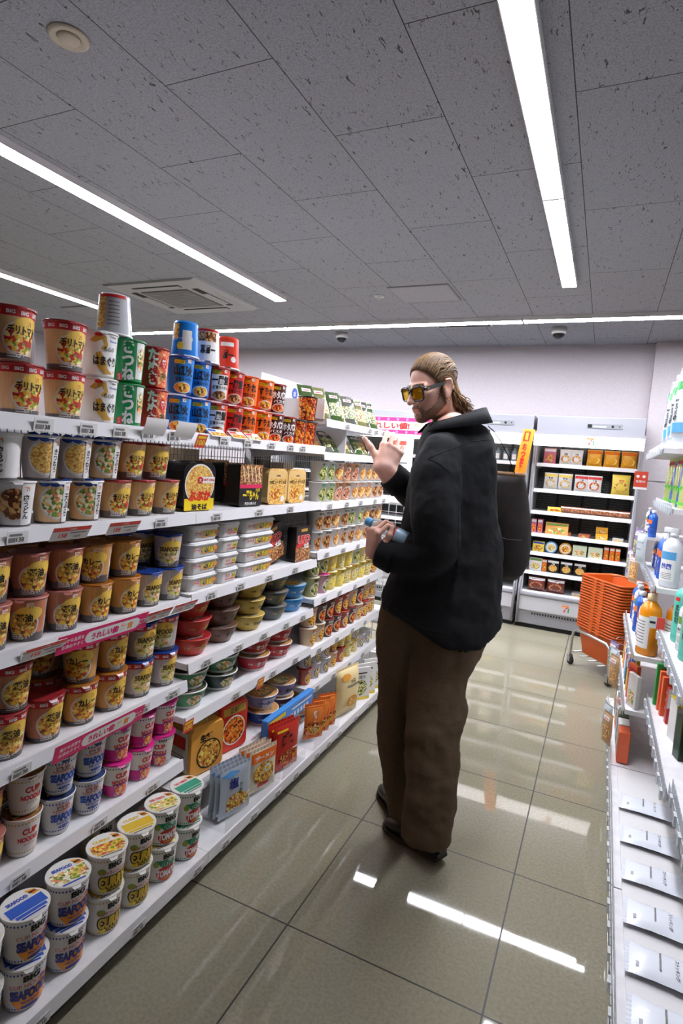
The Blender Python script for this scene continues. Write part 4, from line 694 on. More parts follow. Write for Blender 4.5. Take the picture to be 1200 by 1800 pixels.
# vegetable packets and the header board
vegm = [mat('packet_green', (70, 92, 50), .12, coat=.6), mat('packet_olive', (120, 118, 70), .12, coat=.6), mat('packet_grey', (96, 96, 88), .12, coat=.6)]
def d_veg(i):
    def d(a, w, h): a.rect(-w*.40, h*.14, w*.40, h*.62, (F_GRN, F_BRN, F_GRN)[i], 1); a.rect(-w*.3, h*.8, w*.3, h*.93, paper, 2); a.rect(-w*.2, h*.84, w*.2, h*.87, redi, 3)
    return d
VG = [pillow('vegetable_packet', .082, .15, .024, vegm[i], d_veg(i), seg=8) for i in range(3)]
for i in range(10): VG[i % 3].put((-1.29+.02*(i % 2), 2.40+.085*i, 1.643), PI/2-.5+rnd.uniform(-.15, .15), 'green vegetable packet, %s from camera end, on the upper packet shelf' % ORD[i], 'vegetable packets', tilt=(-.45, 0))
for i in range(9): VG[(i+1) % 3].put((-1.27+.02*(i % 2), 2.46+.095*i, 1.488), PI/2-.5+rnd.uniform(-.15, .15), 'flat vegetable packet, %s from camera end, on the lower packet shelf' % ORD[i], 'vegetable packets', tilt=(-.75, 0), scale=.8)
b = MB(); b.box(-.004, 0, -.42, .42, 0, .2, paper); a = Art()
for i, u in enumerate((-.34, -.22, -.1, .16, .28)): a.ell(u, .14, .03, .03, mat('print_blue', (60, 90, 180), .4), 1); a.text('水', u, .14, .03, wht, 2)
a.emit(b, on_right(.0003)); tag(b.build('header_board', loc=(-1.52, 2.75, 1.631)), 'white header board with blue round prints behind the vegetable packets', 'sign board')
b = MB(); b.box(-.3, 0, -.003, .003, 0, .09, paper); tag(b.build('display_card', loc=(-1.215, 2.405, 1.631)), 'blank white card at the camera end of the packet shelf', 'card')
b = MB(); b.box(-.36, 0, -.004, .004, 0, .128, white); tag(b.build('shelf_divider', loc=(-1.225, 2.692, 1.4755)), 'white divider between the two packet shelves', 'divider')
# ---------------------------------------------------------------- price cards and promotion strips
def card(w, h, kind):
    b = MB(); a = Art(); b.box(-.0012, 0, -w/2, w/2, 0, h, paper)
    if kind == 'plain': a.rect(-w*.4, h*.62, w*.2, h*.8, txtg, 1); a.text('138', w*.12, h*.34, h*.36, ink, 1, bold=.02); a.rect(-w*.42, h*.15, -w*.1, h*.5, txtg, 1)
    elif kind == 'red': a.rect(-w/2, h*.70, w/2, h, mat('tag_red', (226, 74, 60), .4), 1); a.text('この商品', 0, h*.85, h*.14, wht, 2); a.text('158', -w*.2, h*.38, h*.34, mat('tag_red'), 1, bold=.03); a.rect(-w*.02, h*.5, w*.42, h*.58, txtg, 1); a.text('170円', w*.18, h*.24, h*.2, ink, 1)
    elif kind == 'sale': a.rect(-w/2, 0, w/2, h, mat('tag_red'), 1); a.text('100', 0, h*.4, h*.4, yel, 2, w=w*.8, bold=.04); a.rect(-w*.4, h*.7, w*.4, h*.88, yel, 2)
    elif kind == 'pink':
        p = mat('promo_pink', (224, 44, 110), .35); a.rect(-w/2, 0, w/2, h, p, 1); n = 20; R = h*.33; x0, x1 = -w*.17, w*.34
        a.poly([(x0-R*math.sin(t), h/2+R*math.cos(t)) for t in np.linspace(0, PI, 8)]+[(x1+R*math.sin(t), h/2-R*math.cos(t)) for t in np.linspace(0, PI, 8)], wht, 2)
        a.text('うれしい値!', -w*.01, h/2, h*.42, p, 3, w=w*.30, bold=.05); a.text('宣言', w*.24, h/2, h*.42, mat('promo_orange', (240, 150, 70), .4), 3, w=w*.15, bold=.05)
        a.text('豊かな品質を', -w*.345, h*.66, h*.22, wht, 3, w=w*.21, bold=.02); a.text('お求めやすく', -w*.345, h*.34, h*.22, wht, 3, w=w*.21, bold=.02); a.text('Everyday', w*.43, h*.6, h*.13, wht, 3); a.text('Low Price', w*.43, h*.4, h*.13, wht, 3)
    a.emit(b, on_right(.0003)); nm = {'plain': 'price_card', 'red': 'price_card', 'sale': 'price_card', 'pink': 'promotion_strip'}[kind]
    return Proto(nm, 'price card' if kind != 'pink' else 'promotion strip', b.mesh(nm))
CARD = {'plain': card(.052, .030, 'plain'), 'red': card(.11, .040, 'red'), 'sale': card(.05, .045, 'sale'), 'pink': card(.31, .052, 'pink')}
def cards(kind, ys, z, nm, x=SX, dz=-.033, tl=.12):
    for i, y in enumerate(ys): CARD[kind].put((x+.0075 if kind == 'plain' else x+.012, y+rnd.uniform(-.01, .01), z+dz), 0, {'plain': 'small white price card', 'red': 'red-topped white price card', 'sale': 'red and yellow 100 price card', 'pink': 'pink promotion strip'}[kind]+', '+ORD[i]+' from camera end, '+nm, 'price cards', tilt=(0, tl))
for z, nm, yy in ((1.5, 'top shelf edge', (.93, 1.06, 1.17, 1.27, 1.38, 1.62, 1.78, 1.93, 2.08, 2.2)), (1.24, 'second shelf edge', (.86, 1.33, 1.6, 1.88, 2.12)), (.955, 'third shelf edge', (.91, 1.25)), (.965, 'yakisoba shelf edge', (1.6, 1.78, 1.98, 2.2)), (.67, 'fourth shelf edge', (.9, 1.30, 1.42)), (.725, 'bowl shelf edge', (1.6, 1.78, 1.97, 2.15, 2.3)), (.39, 'fifth shelf edge', (.9, 1.14, 1.34)), (.535, 'green bowl shelf edge', (1.78, 2.05, 2.25)), (.262, 'multipack shelf edge', (1.66, 1.86)), (1.235, 'picture-cup shelf edge', (2.5, 2.7, 2.9, 3.1, 3.25)), (.995, 'bottle-hand shelf edge', (2.5, 2.7, 2.9, 3.1)), (.768, 'yellow-cup shelf edge', (2.5, 2.7, 2.9, 3.1)), (.515, 'spicy-cup shelf edge', (2.5, 2.7, 2.9, 3.1)), (.318, 'lowest-cup shelf edge', (2.5, 2.7, 2.9, 3.1)), (1.63, 'upper packet shelf edge', (2.65, 2.95, 3.05, 3.15))): cards('plain', yy, z, nm)
cards('plain', (.86, 1.18, 1.43, 1.58, 1.77, 1.95, 2.1, 2.3, 2.42, 2.55, 2.75, 2.95), .10, 'base deck edge', BX, -.036)
cards('red', (1.0, 1.165), 1.24, 'second shelf edge', dz=-.036, tl=.5); cards('red', (.93, 1.325, 1.445), .955, 'third shelf edge', dz=-.03, tl=.55)
cards('sale', (1.50, 1.95), .535, 'green bowl shelf edge', dz=-.042); cards('sale', (1.49,), 1.5, 'top shelf edge', dz=-.045, tl=.35)
cards('pink', (1.135,), .955, 'third shelf edge', dz=-.042, tl=.25); cards('pink', (1.13,), .67, 'fourth shelf edge', dz=-.042, tl=.25)
for y, w_, lb in ((1.28, .09, 'blank white paper flap in front of the green cup'), (1.41, .09, 'blank white paper flap in front of the red soba cup')):
    b = MB(); b.sheet(lambda u, v: (.012*v+.01*math.sin(v*2), (u-.5)*w_, .05*v-.01), 6, 6, paper); tag(b.build('paper_flap', loc=(SX+.008, y, 1.49)), lb, 'paper', 'paper flaps')
for i, (y, c) in enumerate(((1.60, 'yel'), (1.72, 'red'), (1.82, 'oli'))):
    b = MB(); b.box(-.001, 0, -.045, .045, 0, .04, paper); a = Art(); a.rect(-.04, .004, .04, .022, (F_SOY, F_CUR, F_TEM)[i], 1); a.rect(-.04, .026, .0, .036, bluei if i == 0 else redi, 1); a.emit(b, on_right(.0003)); o = tag(b.build('display_card', loc=(SX+.012, y, 1.497)), 'tilted promotional card %s of three in front of the red and orange cups' % ORD[i], 'card', 'promotional cards'); o.rotation_euler = (0, -.9, 0)
# packs on the far face, glimpsed through the wire
for i in range(16):
    cm = (mat('far_amber', (206, 160, 90), .4), mat('far_red', (170, 60, 50), .4), paper, dk, mat('far_tan', (200, 180, 150), .4))[i % 5]; h = .19+.045*((i*7) % 4); b = MB(); b.box(-.05, .05, -.06, .06, 0, h, cm, .006); b.box(-.051, .051, -.045, .045, h*.3, h*.62, (F_SOY, F_NOO, F_TEM)[i % 3])
    tag(b.build('food_box', loc=(-1.80-.06*(i % 2), .72+.165*i, 1.1208)), 'food box on the far side of the wire, %s from camera end' % ORD[i], 'box', 'boxes behind the wire')
# ---------------------------------------------------------------- goods in the fridges
def fpouch(m, deco, w, h, d=.04): return pillow('food_pouch', w, h, d, m, deco, fin=.006, seg=8)
def fbox(name, w, h, d, m, deco, cat='food pack'):
    b = MB(); b.box(-w/2, w/2, 0, d, 0, h, m, .003); a = Art(); deco(a, w, h); a.emit(b, on_front(-.0004)); return Proto(name, cat, b.mesh(name))
def ff(fm, rim=None, title=None, tm=None): 
    def d(a, w, h):
        a.ell(0, h*.36, w*.36, h*.26, fm, 1)
        if rim: a.rect(-w*.46, h*.78, w*.46, h*.95, rim, 1)
        if title: a.text(title, 0, h*.70, h*.13, tm or ink, 3, bold=.03)
    return d
lemon = mat('pack_lemon', (238, 210, 90), .3); golden = mat('pack_golden', (226, 160, 40), .3); pinkp = mat('pack_pink', (200, 110, 130), .3); skyp = mat('pack_sky', (90, 160, 210), .3)
FD = {'ham': fbox('ham_pack', .11, .15, .03, pinkp, ff(food('ham', [(214, 140, 80), (196, 110, 60), (230, 180, 120)], 60), paper)), 'wpo': fpouch(paper, ff(F_CUR, None, '惣菜'), .105, .13), 'gol': fpouch(golden, ff(food('fry', [(236, 180, 60), (220, 150, 50), (246, 214, 120)], 50), mat('pack_orange', (230, 110, 40), .3)), .13, .14, .06), 'lem': fpouch(paper, ff(F_SEA, lemon, '野菜'), .125, .145), 'rpo': fpouch(paper, ff(F_RED, redi, '食品'), .12, .145), 'ypo': fpouch(lemon, ff(F_TOM, None, '餃子', redi), .15, .17, .06), 'bag': fpouch(mat('pack_brown', (140, 84, 60), .15, coat=.6), ff(F_MEA, paper), .10, .05, .05), 'ypk': fbox('food_box', .13, .045, .1, lemon, ff(F_RED)), 'pbx': fbox('food_box', .045, .13, .08, pinkp, ff(F_RED, paper)), 'san': fbox('food_box', .2, .11, .09, mat('pack_salmon', (226, 160, 90), .3), ff(food('sand', [(236, 214, 150), (120, 160, 70), (226, 120, 80)], 60), mat('pack_green', (110, 150, 70), .3))), 'fla': fbox('food_box', .1, .035, .1, mat('pack_rust', (150, 80, 50), .3), ff(F_MEA)), 'gpk': fbox('food_box', .1, .055, .09, golden, ff(F_BRN)), 'cle': fbox('food_box', .09, .03, .1, mat('pack_pale', (180, 180, 180), .2), ff(F_NOO)), 'blb': fbox('food_box', .105, .095, .06, lemon, ff(F_SOY, bluei)), 'sal': fbox('food_box', .12, .10, .07, mat('pack_mint', (210, 220, 190), .2), ff(F_TEM)), 'sbt': fbox('drink_carton', .04, .115, .04, mat('pack_orange'), ff(F_CUR, paper)), 'bla': fbox('food_box', .105, .12, .05, dk, ff(F_NOO, paper, '惣菜', paper)), 'sld': fbox('food_box', .115, .12, .05, paper, ff(F_SEA, mat('pack_green'))), 'mea': fpouch(mat('pack_wine', (110, 50, 44), .12, coat=.6), ff(F_MEA, paper), .16, .12, .08)}
for nm, c, fm in (('bch', skyp, F_SEA), ('ych', golden, F_CUR)):
    b = MB(); R = Matrix.Rotation(PI/2, 3, 'X'); b.lathe([(.053, 0), (.055, .003), (.055, .022), (.053, .025)], c, 28, c=(0, .025, .055), rot=R); a = Art(); a.ell(0, .055, .044, .044, paper, 1); a.ell(0, .052, .036, .03, fm, 2); a.emit(b, on_front(-.0004)); FD[nm] = Proto('cheese_round', 'cheese', b.mesh('cheese_round'))
FN = {'ham': 'pink ham pack', 'wpo': 'white pouch', 'gol': 'golden snack bag', 'lem': 'white and lemon pouch', 'rpo': 'red-topped white pouch', 'ypo': 'yellow standing pouch', 'bag': 'small brown film pack', 'ypk': 'flat yellow pack', 'pbx': 'narrow pink carton', 'san': 'salmon-coloured sandwich pack', 'fla': 'flat rust-coloured pack', 'gpk': 'gold pack', 'cle': 'pale flat pack', 'blb': 'yellow box with blue top', 'sal': 'pale green salad pack', 'sbt': 'orange drink carton', 'bla': 'black dish pack', 'sld': 'white salad box', 'mea': 'dark wine-coloured meat pack', 'bch': 'sky-blue round cheese', 'ych': 'golden round cheese'}
FR = ['top', 'second', 'third', 'fourth', 'fifth', 'sixth', 'lowest']
def stock(items, lev, ul, ur, nm='the basket-side fridge', xl=-.59, xr=.25):
    z, y = FSH[lev]
    for i, (k, u) in enumerate(items):
        x = xl+(xr-xl)*(u-ul)/(ur-ul); t = -.08 if FD[k].name == 'food_pouch' else 0
        FD[k].put((x, y+.045+rnd.uniform(0, .02), z-.0052+(.0095 if FD[k].name == 'food_pouch' else 0)), rnd.uniform(-.1, .1), FN[k]+', '+ORD[i]+' along the '+FR[lev]+' shelf of '+nm, 'goods in the fridges', tilt=(t, 0))
stock([('ham', 330), ('wpo', 432), ('wpo', 502), ('gol', 612), ('gol', 716), ('gol', 820)], 0, 262, 870)
stock([('lem', 338), ('lem', 430), ('rpo', 530), ('rpo', 612), ('ypo', 768)], 1, 245, 850)
stock([('ypk', 370), ('bag', 440), ('bag', 500), ('bag', 558), ('bag', 615), ('bag', 670), ('bag', 728), ('bag', 788)], 2, 232, 832)
stock([('pbx', 252), ('pbx', 290), ('san', 394), ('fla', 448), ('fla', 560), ('gpk', 662), ('cle', 755)], 3, 235, 815)
stock([('blb', 290), ('bch', 368), ('ych', 452), ('sal', 535), ('sal', 625), ('sbt', 686), ('sbt', 718), ('sbt', 750)], 4, 232, 800)
stock([('sld', 268), ('sbt', 322), ('bla', 374), ('bla', 452), ('bla', 530), ('fla', 630)], 5, 215, 780)
stock([('mea', 240), ('mea', 356), ('cle', 485), ('cle', 600)], 6, 165, 740)
FD['gpk'].put((.025, 5.71, .89-.0052+.056), 0, 'gold pack lying on another on the fourth fridge shelf', 'goods in the fridges')
# bottles and packs in the fridge behind the man
bt = MB(); bt.lathe([(.03, 0), (.032, .004), (.032, .08), (.022, .10), (.012, .115), (.012, .13), (.001, .131)], mat('dressing_grey', (120, 130, 140), .25), 18); a = Art(); a.rect(-.02, .02, .02, .07, paper, 1); a.emit(bt, on_cone(.0325, .0325, .1)); BT = Proto('dressing_bottle', 'bottle', bt.mesh('dressing_bottle'))
for i, (x, lev) in enumerate(((-.98, 0), (-.90, 0), (-.82, 0), (-.74, 0), (-.95, 1), (-.87, 1))):
    BT.put((x, FSH[lev][1]+.06, FSH[lev][0]-.005), 0, 'grey dressing bottle, %s along the %s shelf behind the shoulder' % (ORD[i if lev == 0 else i-4], FR[lev]), 'dressing bottles')
for lev in range(2, 7):
    for i in range(4): k = ('lem', 'rpo', 'sal', 'blb', 'bla', 'sld')[(i+lev) % 6]; FD[k].put((-1.45+.2*i, FSH[lev][1]+.05, FSH[lev][0]-.0052+(.0095 if FD[k].name == 'food_pouch' else 0)), 0, FN[k]+', '+ORD[i]+' along the '+FR[lev]+' shelf of the fridge behind the man', 'goods behind the man')
# banner hung on the post between the two fridges, and the pink banner on the canopy
b = MB(); o_ = mat('banner_orange', (240, 140, 30), .4); b.sheet(lambda u, v: (-.05+.1*u-.045*(1-v), -.02*math.sin(v*3), -.40+.40*v), 4, 10, o_); a = Art(); fn = lambda u, v, L: (u-.05+.05-.045*(1-v/.4), -.02*math.sin(v/.4*3)-.001-L*LAY, -.40+v)
a.rect(-.034, .29, .02, .38, redi, 1); a.text('新発', -.007, .335, .07, yel, 2, w=.03, vert=True); a.text('おつまみ', -.006, .14, .26, mat('banner_red', (200, 40, 40), .4), 2, w=.045, vert=True, bold=.06); a.emit(b, fn); tag(b.build('vertical_banner', loc=(-.668, 5.47, 1.838)), 'orange vertical banner hanging between the two fridges', 'banner')
b = MB(); b.box(-.55, .55, 0, .002, 0, .17, paper); a = Art(); pk = mat('promo_pink')
for z in (0, .125): a.rect(-.55, z, .55, z+.04, pk, 1); [a.ell(-.52+.1*i, z+.02, .014, .014, mat('promo_rose', (240, 120, 170), .4), 2, 6) for i in range(11)]
a.text('うれしい値!', -.12, .082, .07, mat('banner_red'), 2, w=.46, bold=.05); a.text('宣言', .24, .082, .065, mat('promo_orange'), 2, w=.16, bold=.06); a.text('で', .38, .082, .06, mat('banner_red'), 2, bold=.05); a.emit(b, on_front(-.0004)); tag(b.build('promotion_banner', loc=(-1.92, 5.478, 1.735)), 'white banner with pink borders on the fridge canopy behind the raised hand', 'banner')
for i, (x, z, w_, h_) in enumerate(((-1.87, 1.29, .25, .42), (-1.42, 1.44, .17, .27))):
    b = MB(); b.box(-w_/2, w_/2, 0, .002, 0, h_, paper); a = Art(); a.rect(-w_*.4, h_*.8, w_*.2, h_*.9, mat('tag_red'), 1); a.text('お得', 0, h_*.6, h_*.1, txtg, 1); a.rect(-w_*.3, h_*.2, w_*.3, h_*.26, mat('tag_red'), 1); a.rect(-w_*.3, h_*.36, w_*.3, h_*.4, txtg, 1); a.emit(b, on_front(-.0004)); tag(b.build('notice_card', loc=(x, 5.45, z)), ('white notice card with red bar hanging under the pink banner', 'white notice card beside the shoulder, under the canopy')[i], 'card', 'hanging notice cards')

# ---------------------------------------------------------------- orange shopping baskets on a chrome trolley
orange = mat('basket_orange', (192, 82, 14), .42); BC = Vector((.172, 4.634, 0)); BA = math.atan2(-.36, .28)
def ring(hx, hy, r, z, n=5): return [(x, y, z) for x, y in rrect(2*hx, 2*hy, r, n)]
b = MB(); hx, hy = .228, .158
outer = [ring(hx-.05, hy-.045, .03, 0), ring(hx-.046, hy-.041, .035, .006), ring(hx-.008, hy-.008, .045, .206)]; b.rings(outer, orange, smooth=True, cap=False)
b.rings([ring(hx-.0095, hy-.0095, .045, .206), ring(hx-.0475, hy-.0425, .035, .008), ring(hx-.052, hy-.047, .03, .002)], orange, cap=False); b.add(outer[0], [tuple(range(len(outer[0])-1, -1, -1))], orange); q_ = ring(hx-.052, hy-.047, .03, .002); b.add(q_, [tuple(range(len(q_)))], orange)
b.rings([ring(hx-.0095, hy-.0095, .045, .206), ring(hx-.006, hy-.006, .045, .215), ring(hx+.004, hy+.004, .05, .216), ring(hx+.006, hy+.006, .05, .213), ring(hx+.006, hy+.006, .05, .203), ring(hx+.003, hy+.003, .05, .203), ring(hx-.008, hy-.008, .045, .206)], orange, cap=False)
for s in (-1, 1): b.box(-.06, -.02, s*(hy+.002)-.007, s*(hy+.002)+.007, .196, .213, orange, .004); b.box(.02, .06, s*(hy+.002)-.007, s*(hy+.002)+.007, .196, .213, orange, .004)
me_b = b.mesh('shopping_basket'); hd = MB(); hd.tube([(-.15, .07, .212), (-.15, .12, .2135), (-.1, .136, .2135), (.1, .136, .2135), (.15, .12, .2135), (.15, .07, .212)], .003, mat('handle_dark', (60, 40, 30), .4), 6); me_h = hd.mesh('handle')
PBK = Proto('shopping_basket', 'basket', me_b, [('handle', me_h)]); NB = 20; ZB = .108
for i in range(NB):
    o = PBK.put((BC.x, BC.y, ZB+.0205*i), BA, ('topmost empty orange shopping basket of the stack' if i == NB-1 else 'lowest orange shopping basket, resting in the chrome trolley' if i == 0 else 'orange shopping basket, %s from the bottom of the stack' % ORD[i]), 'stacked orange baskets', parts=(i == NB-1))
t = thing('basket_trolley', 'chrome trolley with black casters under the orange baskets', 'trolley', (BC.x, BC.y, 0), BA)
for s in (-1, 1):
    yy = s*(hy+.022); MB().tube([(-.215, yy, .075), (-.212, yy, .20), (-.20, yy, .262), (-.17, yy, .285), (0, yy, .288), (.17, yy, .285), (.20, yy, .262), (.212, yy, .20), (.215, yy, .075)], .0105, chrome, 10).build('leg_frame', t)
for s in (-1, 1): MB().tube([(s*.206, -hy-.022, .1), (s*.206, hy+.022, .1)], .007, chrome, 8).build('crossbar', t)
m = MB(); [m.tube([(x, -hy-.022, .098), (x, hy+.022, .098)], .005, chrome, 6) for x in (-.1, 0, .1)]; m.tube([(-.206, 0, .098), (.206, 0, .098)], .005, chrome, 6); m.build('support_grid', t)
for sx in (-1, 1):
    for sy in (-1, 1):
        c = MB(); x, y = sx*.215, sy*(hy+.022); c.box(x-.014, x+.014, y-.017, y+.017, .058, .08, chrome, .004); [c.box(x-.012, x+.022, y+e*.015-.0015, y+e*.015+.0015, .025, .062, chrome) for e in (-1, 1)]; cc = c.build('caster', t)
        MB().lathe([(.012, -.011), (.029, -.011), (.032, -.006), (.032, .006), (.029, .011), (.012, .011)], mat('caster_black', (22, 22, 22), .5), 24, c=(x+.01, y, .033), rot=Matrix.Rotation(PI/2, 3, 'X')).build('wheel', cc)

# ---------------------------------------------------------------- the right-hand gondola of household goods
scal = mat('scallop_plastic', (225, 230, 235), .1, alpha=.7, spec=.7)
def rbay(label, y0, y1, levels):
    t = thing('gondola_bay', label, 'shelving', (.62, (y0+y1)/2, 0), group='bays of the household goods gondola'); c = (y0+y1)/2; h = (y1-y0)/2; X = lambda x: x-.62
    for s in (-1, 1): MB().box(-.02, .02, s*h-.012 if s > 0 else -h, h if s > 0 else -h+.012, 0, 1.9, white).build('upright', t)
    MB().box(.0, .012, -h+.014, h-.014, .1, 1.9, padm).build('backing_panel', t)
    b = MB(); b.box(X(.17), 0, -h+.001, h-.001, .065, .095, padm); b.box(X(.22), 0, -h+.001, h-.001, 0, .065, mat('kick_grey')); b.build('base_deck', t); MB().box(X(.163), X(.169), -h+.001, h-.001, .055, .1, railm).build('price_rail', t)
    for z, x in [(.10, .168)]+levels:
        if z > .2:
            s = MB(); s.box(X(x)+.005, 0, -h+.001, h-.001, z-.022, z, padm); s.build('shelf', t)
        n = int(2*h/.034); sc = MB()
        for k in range(n):
            a0 = -h+2*h*k/n; d = 2*h/n; pts = [(a0, z-.03), (a0+d, z-.03), (a0+d, z+.012)]+[(a0+d/2+d/2*math.cos(q), z+.012+.012*math.sin(q)) for q in np.linspace(.4, PI-.4, 5)]+[(a0, z+.012)]
            sc.prism(pts, 'x', X(x)-.004, X(x)-.0025, scal)
            sc.prism([(a0+d*.1, z-.028), (a0+d*.9, z-.028), (a0+d*.9, z+.004), (a0+d*.1, z+.004)], 'x', X(x)-.012-.006*(k % 3 == 0), X(x)-.010, scal)
        sc.build('scalloped_rail', t)
    return t
rbay('dim gondola bay of household goods closest to the camera', 1.1, 2.045, [(.50, .30)])
rbay('gondola bay of boxed household goods in the middle of the dim aisle side', 2.05, 2.945, [(.46, .285), (.78, .30)])
rbay('gondola bay of bottles and bagged refills beside the basket stack', 2.95, 3.86, [(.375, .195), (.64, .205), (.97, .262), (1.335, .29), (1.605, .222)])
def bottle(body, cap, w=.042, h=.25, label=None, deco=None, spray=False, oval=.75, name='cleaner_bottle'):
    b = MB(); b.lathe([(w*.9, 0), (w, .006), (w, h*.72), (w*.92, h*.78), (w*.55, h*.86), (w*.36, h*.89), (w*.36, h*.92)], body, 24, sy=oval)
    if label: a = Art(); a.rect(-w*.9, h*.12, w*.9, h*.64, label, 1); (deco(a, w, h) if deco else None); a.emit(b, lambda u, v, L: ((w+L*LAY)*math.sin(u/w), -(w*oval+L*LAY)*math.cos(u/w), v))
    c = MB()
    if spray: c.lathe([(w*.4, h*.905), (w*.4, h*.95), (w*.3, h*.97)], cap, 16); c.box(-w*1.1, w*.5, -w*.22, w*.22, h*.96, h*1.06, cap, .006); c.box(-w*.75, -w*.5, -w*.12, w*.12, h*.84, h*.97, cap, .003)
    else: c.lathe([(w*.42, h*.905), (w*.44, h*.91), (w*.42, h), (w*.36, h*1.005), (.001, h*1.005)], cap, 18)
    return Proto(name, 'bottle', b.mesh(name), [('cap' if not spray else 'trigger', c.mesh('cap' if not spray else 'trigger'))])
amber = mat('bottle_amber', (226, 140, 20), .22); wb = mat('bottle_white', (222, 224, 228), .25); bb = mat('bottle_blue', (40, 96, 186), .25); tealb = mat('bottle_teal', (90, 190, 170), .25)
def d_lab(c1, t, tm): return lambda a, w, h: (a.rect(-w*.9, h*.5, w*.9, h*.64, c1, 2), a.text(t, 0, h*.38, h*.10, tm, 2, bold=.04), [a.rect(-w*.6, h*(.16+.03*i), w*.6, h*(.17+.03*i), txtg, 2) for i in range(4)])
RB = {'amb': bottle(amber, mat('cap_cream', (220, 190, 150), .35), .05, .285, paper, lambda a, w, h: [a.rect(-w*.6, h*(.2+.05*i), w*.5, h*(.215+.05*i), txtg, 2) for i in range(8)], oval=.9), 'spr': bottle(wb, wb, .045, .26, paper, d_lab(skyp, '除菌', bluei), True), 'blu': bottle(bb, wb, .042, .22, bluei, d_lab(mat('pack_orange'), 'W', wht)), 'wht': bottle(wb, wb, .036, .22, paper, d_lab(mat('pack_green'), '洗剤', ink)), 'nav': bottle(mat('bottle_navy', (24, 44, 110), .25), mat('cap_blue', (40, 70, 170), .3), .034, .2, paper, d_lab(redi, '消臭', ink)), 'tea': bottle(tealb, wb, .048, .27, tealb, lambda a, w, h: (a.text('柔軟剤', 0, h*.45, h*.3, ink, 2, w=w*.5, vert=True), a.rect(-w*.4, h*.66, w*.2, h*.72, redi, 2))), 'red': bottle(mat('bottle_red', (150, 40, 34), .25), black, .03, .17, paper, d_lab(gold, '虫', redi))}
def rb(k, x, y, z, lb, rz=-PI/2, g='bottles on the household shelves'): return RB[k].put((x, y, z+.0008), rz, lb, g)
rb('amb', .262, 3.02, .64, 'amber drain cleaner bottle at the camera end of its shelf', -1.0); rb('amb', .372, 3.02, .64, 'amber drain cleaner bottle behind the first, half hidden by a price card', -1.0); rb('amb', .48, 3.03, .64, 'third amber bottle deep on the shelf', -1.0)
for i, y in enumerate((3.14, 3.24, 3.33)): rb(('wht', 'wht', 'nav')[i], .255, y, .64, ('white cleaner bottle right behind the amber bottle', 'second white cleaner bottle after the amber bottle', 'navy bottle beyond the white cleaner bottles')[i])
for i, y in enumerate((3.44, 3.54, 3.64, 3.74)): rb(('blu', 'nav', 'wht', 'blu')[i], .25, y, .64, ('blue bottle with white cap on the amber bottle shelf', 'navy bottle towards the baskets', 'white bottle towards the baskets', 'blue bottle at the basket end')[i])
rb('spr', .318, 3.02, .97, 'white spray bottle at the camera end of its shelf', -.7); rb('spr', .43, 3.02, .97, 'white spray bottle deeper on the shelf', -.7)
for i, y in enumerate((3.15, 3.25, 3.35, 3.45, 3.55, 3.65, 3.75)): k = ('wht', 'blu', 'blu', 'red', 'nav', 'blu', 'wht')[i]; o = rb(k, .315, y, .97, {'wht': 'white', 'blu': 'blue', 'red': 'dark red', 'nav': 'navy'}[k]+' bottle, %s behind the white spray bottle' % ORD[i]); o.scale = (.72,)*3 if y > 3.4 else (1, 1, 1)
def d_ref(c): return lambda a, w, h: (a.rect(-w*.46, h*.80, w*.46, h*.95, c, 1), a.text('替えゴミ袋', -w*.16, h*.46, h*.36, ink, 2, w=w*.2, vert=True, bold=.05), a.rect(-w*.3, h*.08, w*.4, h*.24, skyp, 1), a.text('ラップ', w*.22, h*.6, h*.2, txtg, 2, w=w*.14, vert=True))
def d_gr(a, w, h): a.rect(-w*.4, h*.02, w*.4, h*.4, mat('pack_leaf', (90, 200, 50), .3), 1); a.text('ライター', 0, h*.66, h*.5, navy, 3, w=w*.3, vert=True, bold=.05); a.ell(w*.1, h*.45, w*.22, h*.09, redi, 3); a.rect(-w*.4, h*.9, w*.4, h*.98, redi, 1)
RF = {'ref': pillow('refill_bag', .13, .27, .05, mat('refill_white', (196, 204, 212), .12, coat=.8), d_ref(mat('pack_emerald', (40, 150, 70), .3)), fin=.05, finm=film, seg=10), 'grn': pillow('refill_bag', .11, .22, .04, mat('refill_lime', (190, 206, 120), .14, coat=.6), d_gr, seg=10), 'blu': pillow('refill_bag', .11, .2, .04, mat('refill_blue', (70, 120, 190), .14, coat=.6), d_gr, seg=10)}
for i, y in enumerate((3.0, 3.09, 3.19, 3.30, 3.42, 3.55)): RF['ref'].put((.285+.02*(i % 2), y, 1.606+.052), -PI/2+.6, ('white refill bag with green band at the camera end of the top shelf' if i == 0 else 'white refill bag with green band, %s behind the front one' % ORD[i-1]), 'refill bags on the top shelf', tilt=(-.06, 0))
for i, y in enumerate((3.0, 3.08, 3.17, 3.28, 3.40, 3.55, 3.70)): k = 'grn' if i % 3 != 1 else 'blu'; RF[k].put((.345, y, 1.336+.014), -PI/2+.6, ('lime' if k == 'grn' else 'blue')+' refill bag, %s from camera end, under the white refill bags' % ORD[i], 'refill bags under the top shelf', tilt=(-.06, 0))
RF['ref'].put((.42, 3.0, 1.606+.052), -PI/2+.9, 'white refill bag deeper on the top shelf at its camera end', 'refill bags on the top shelf')
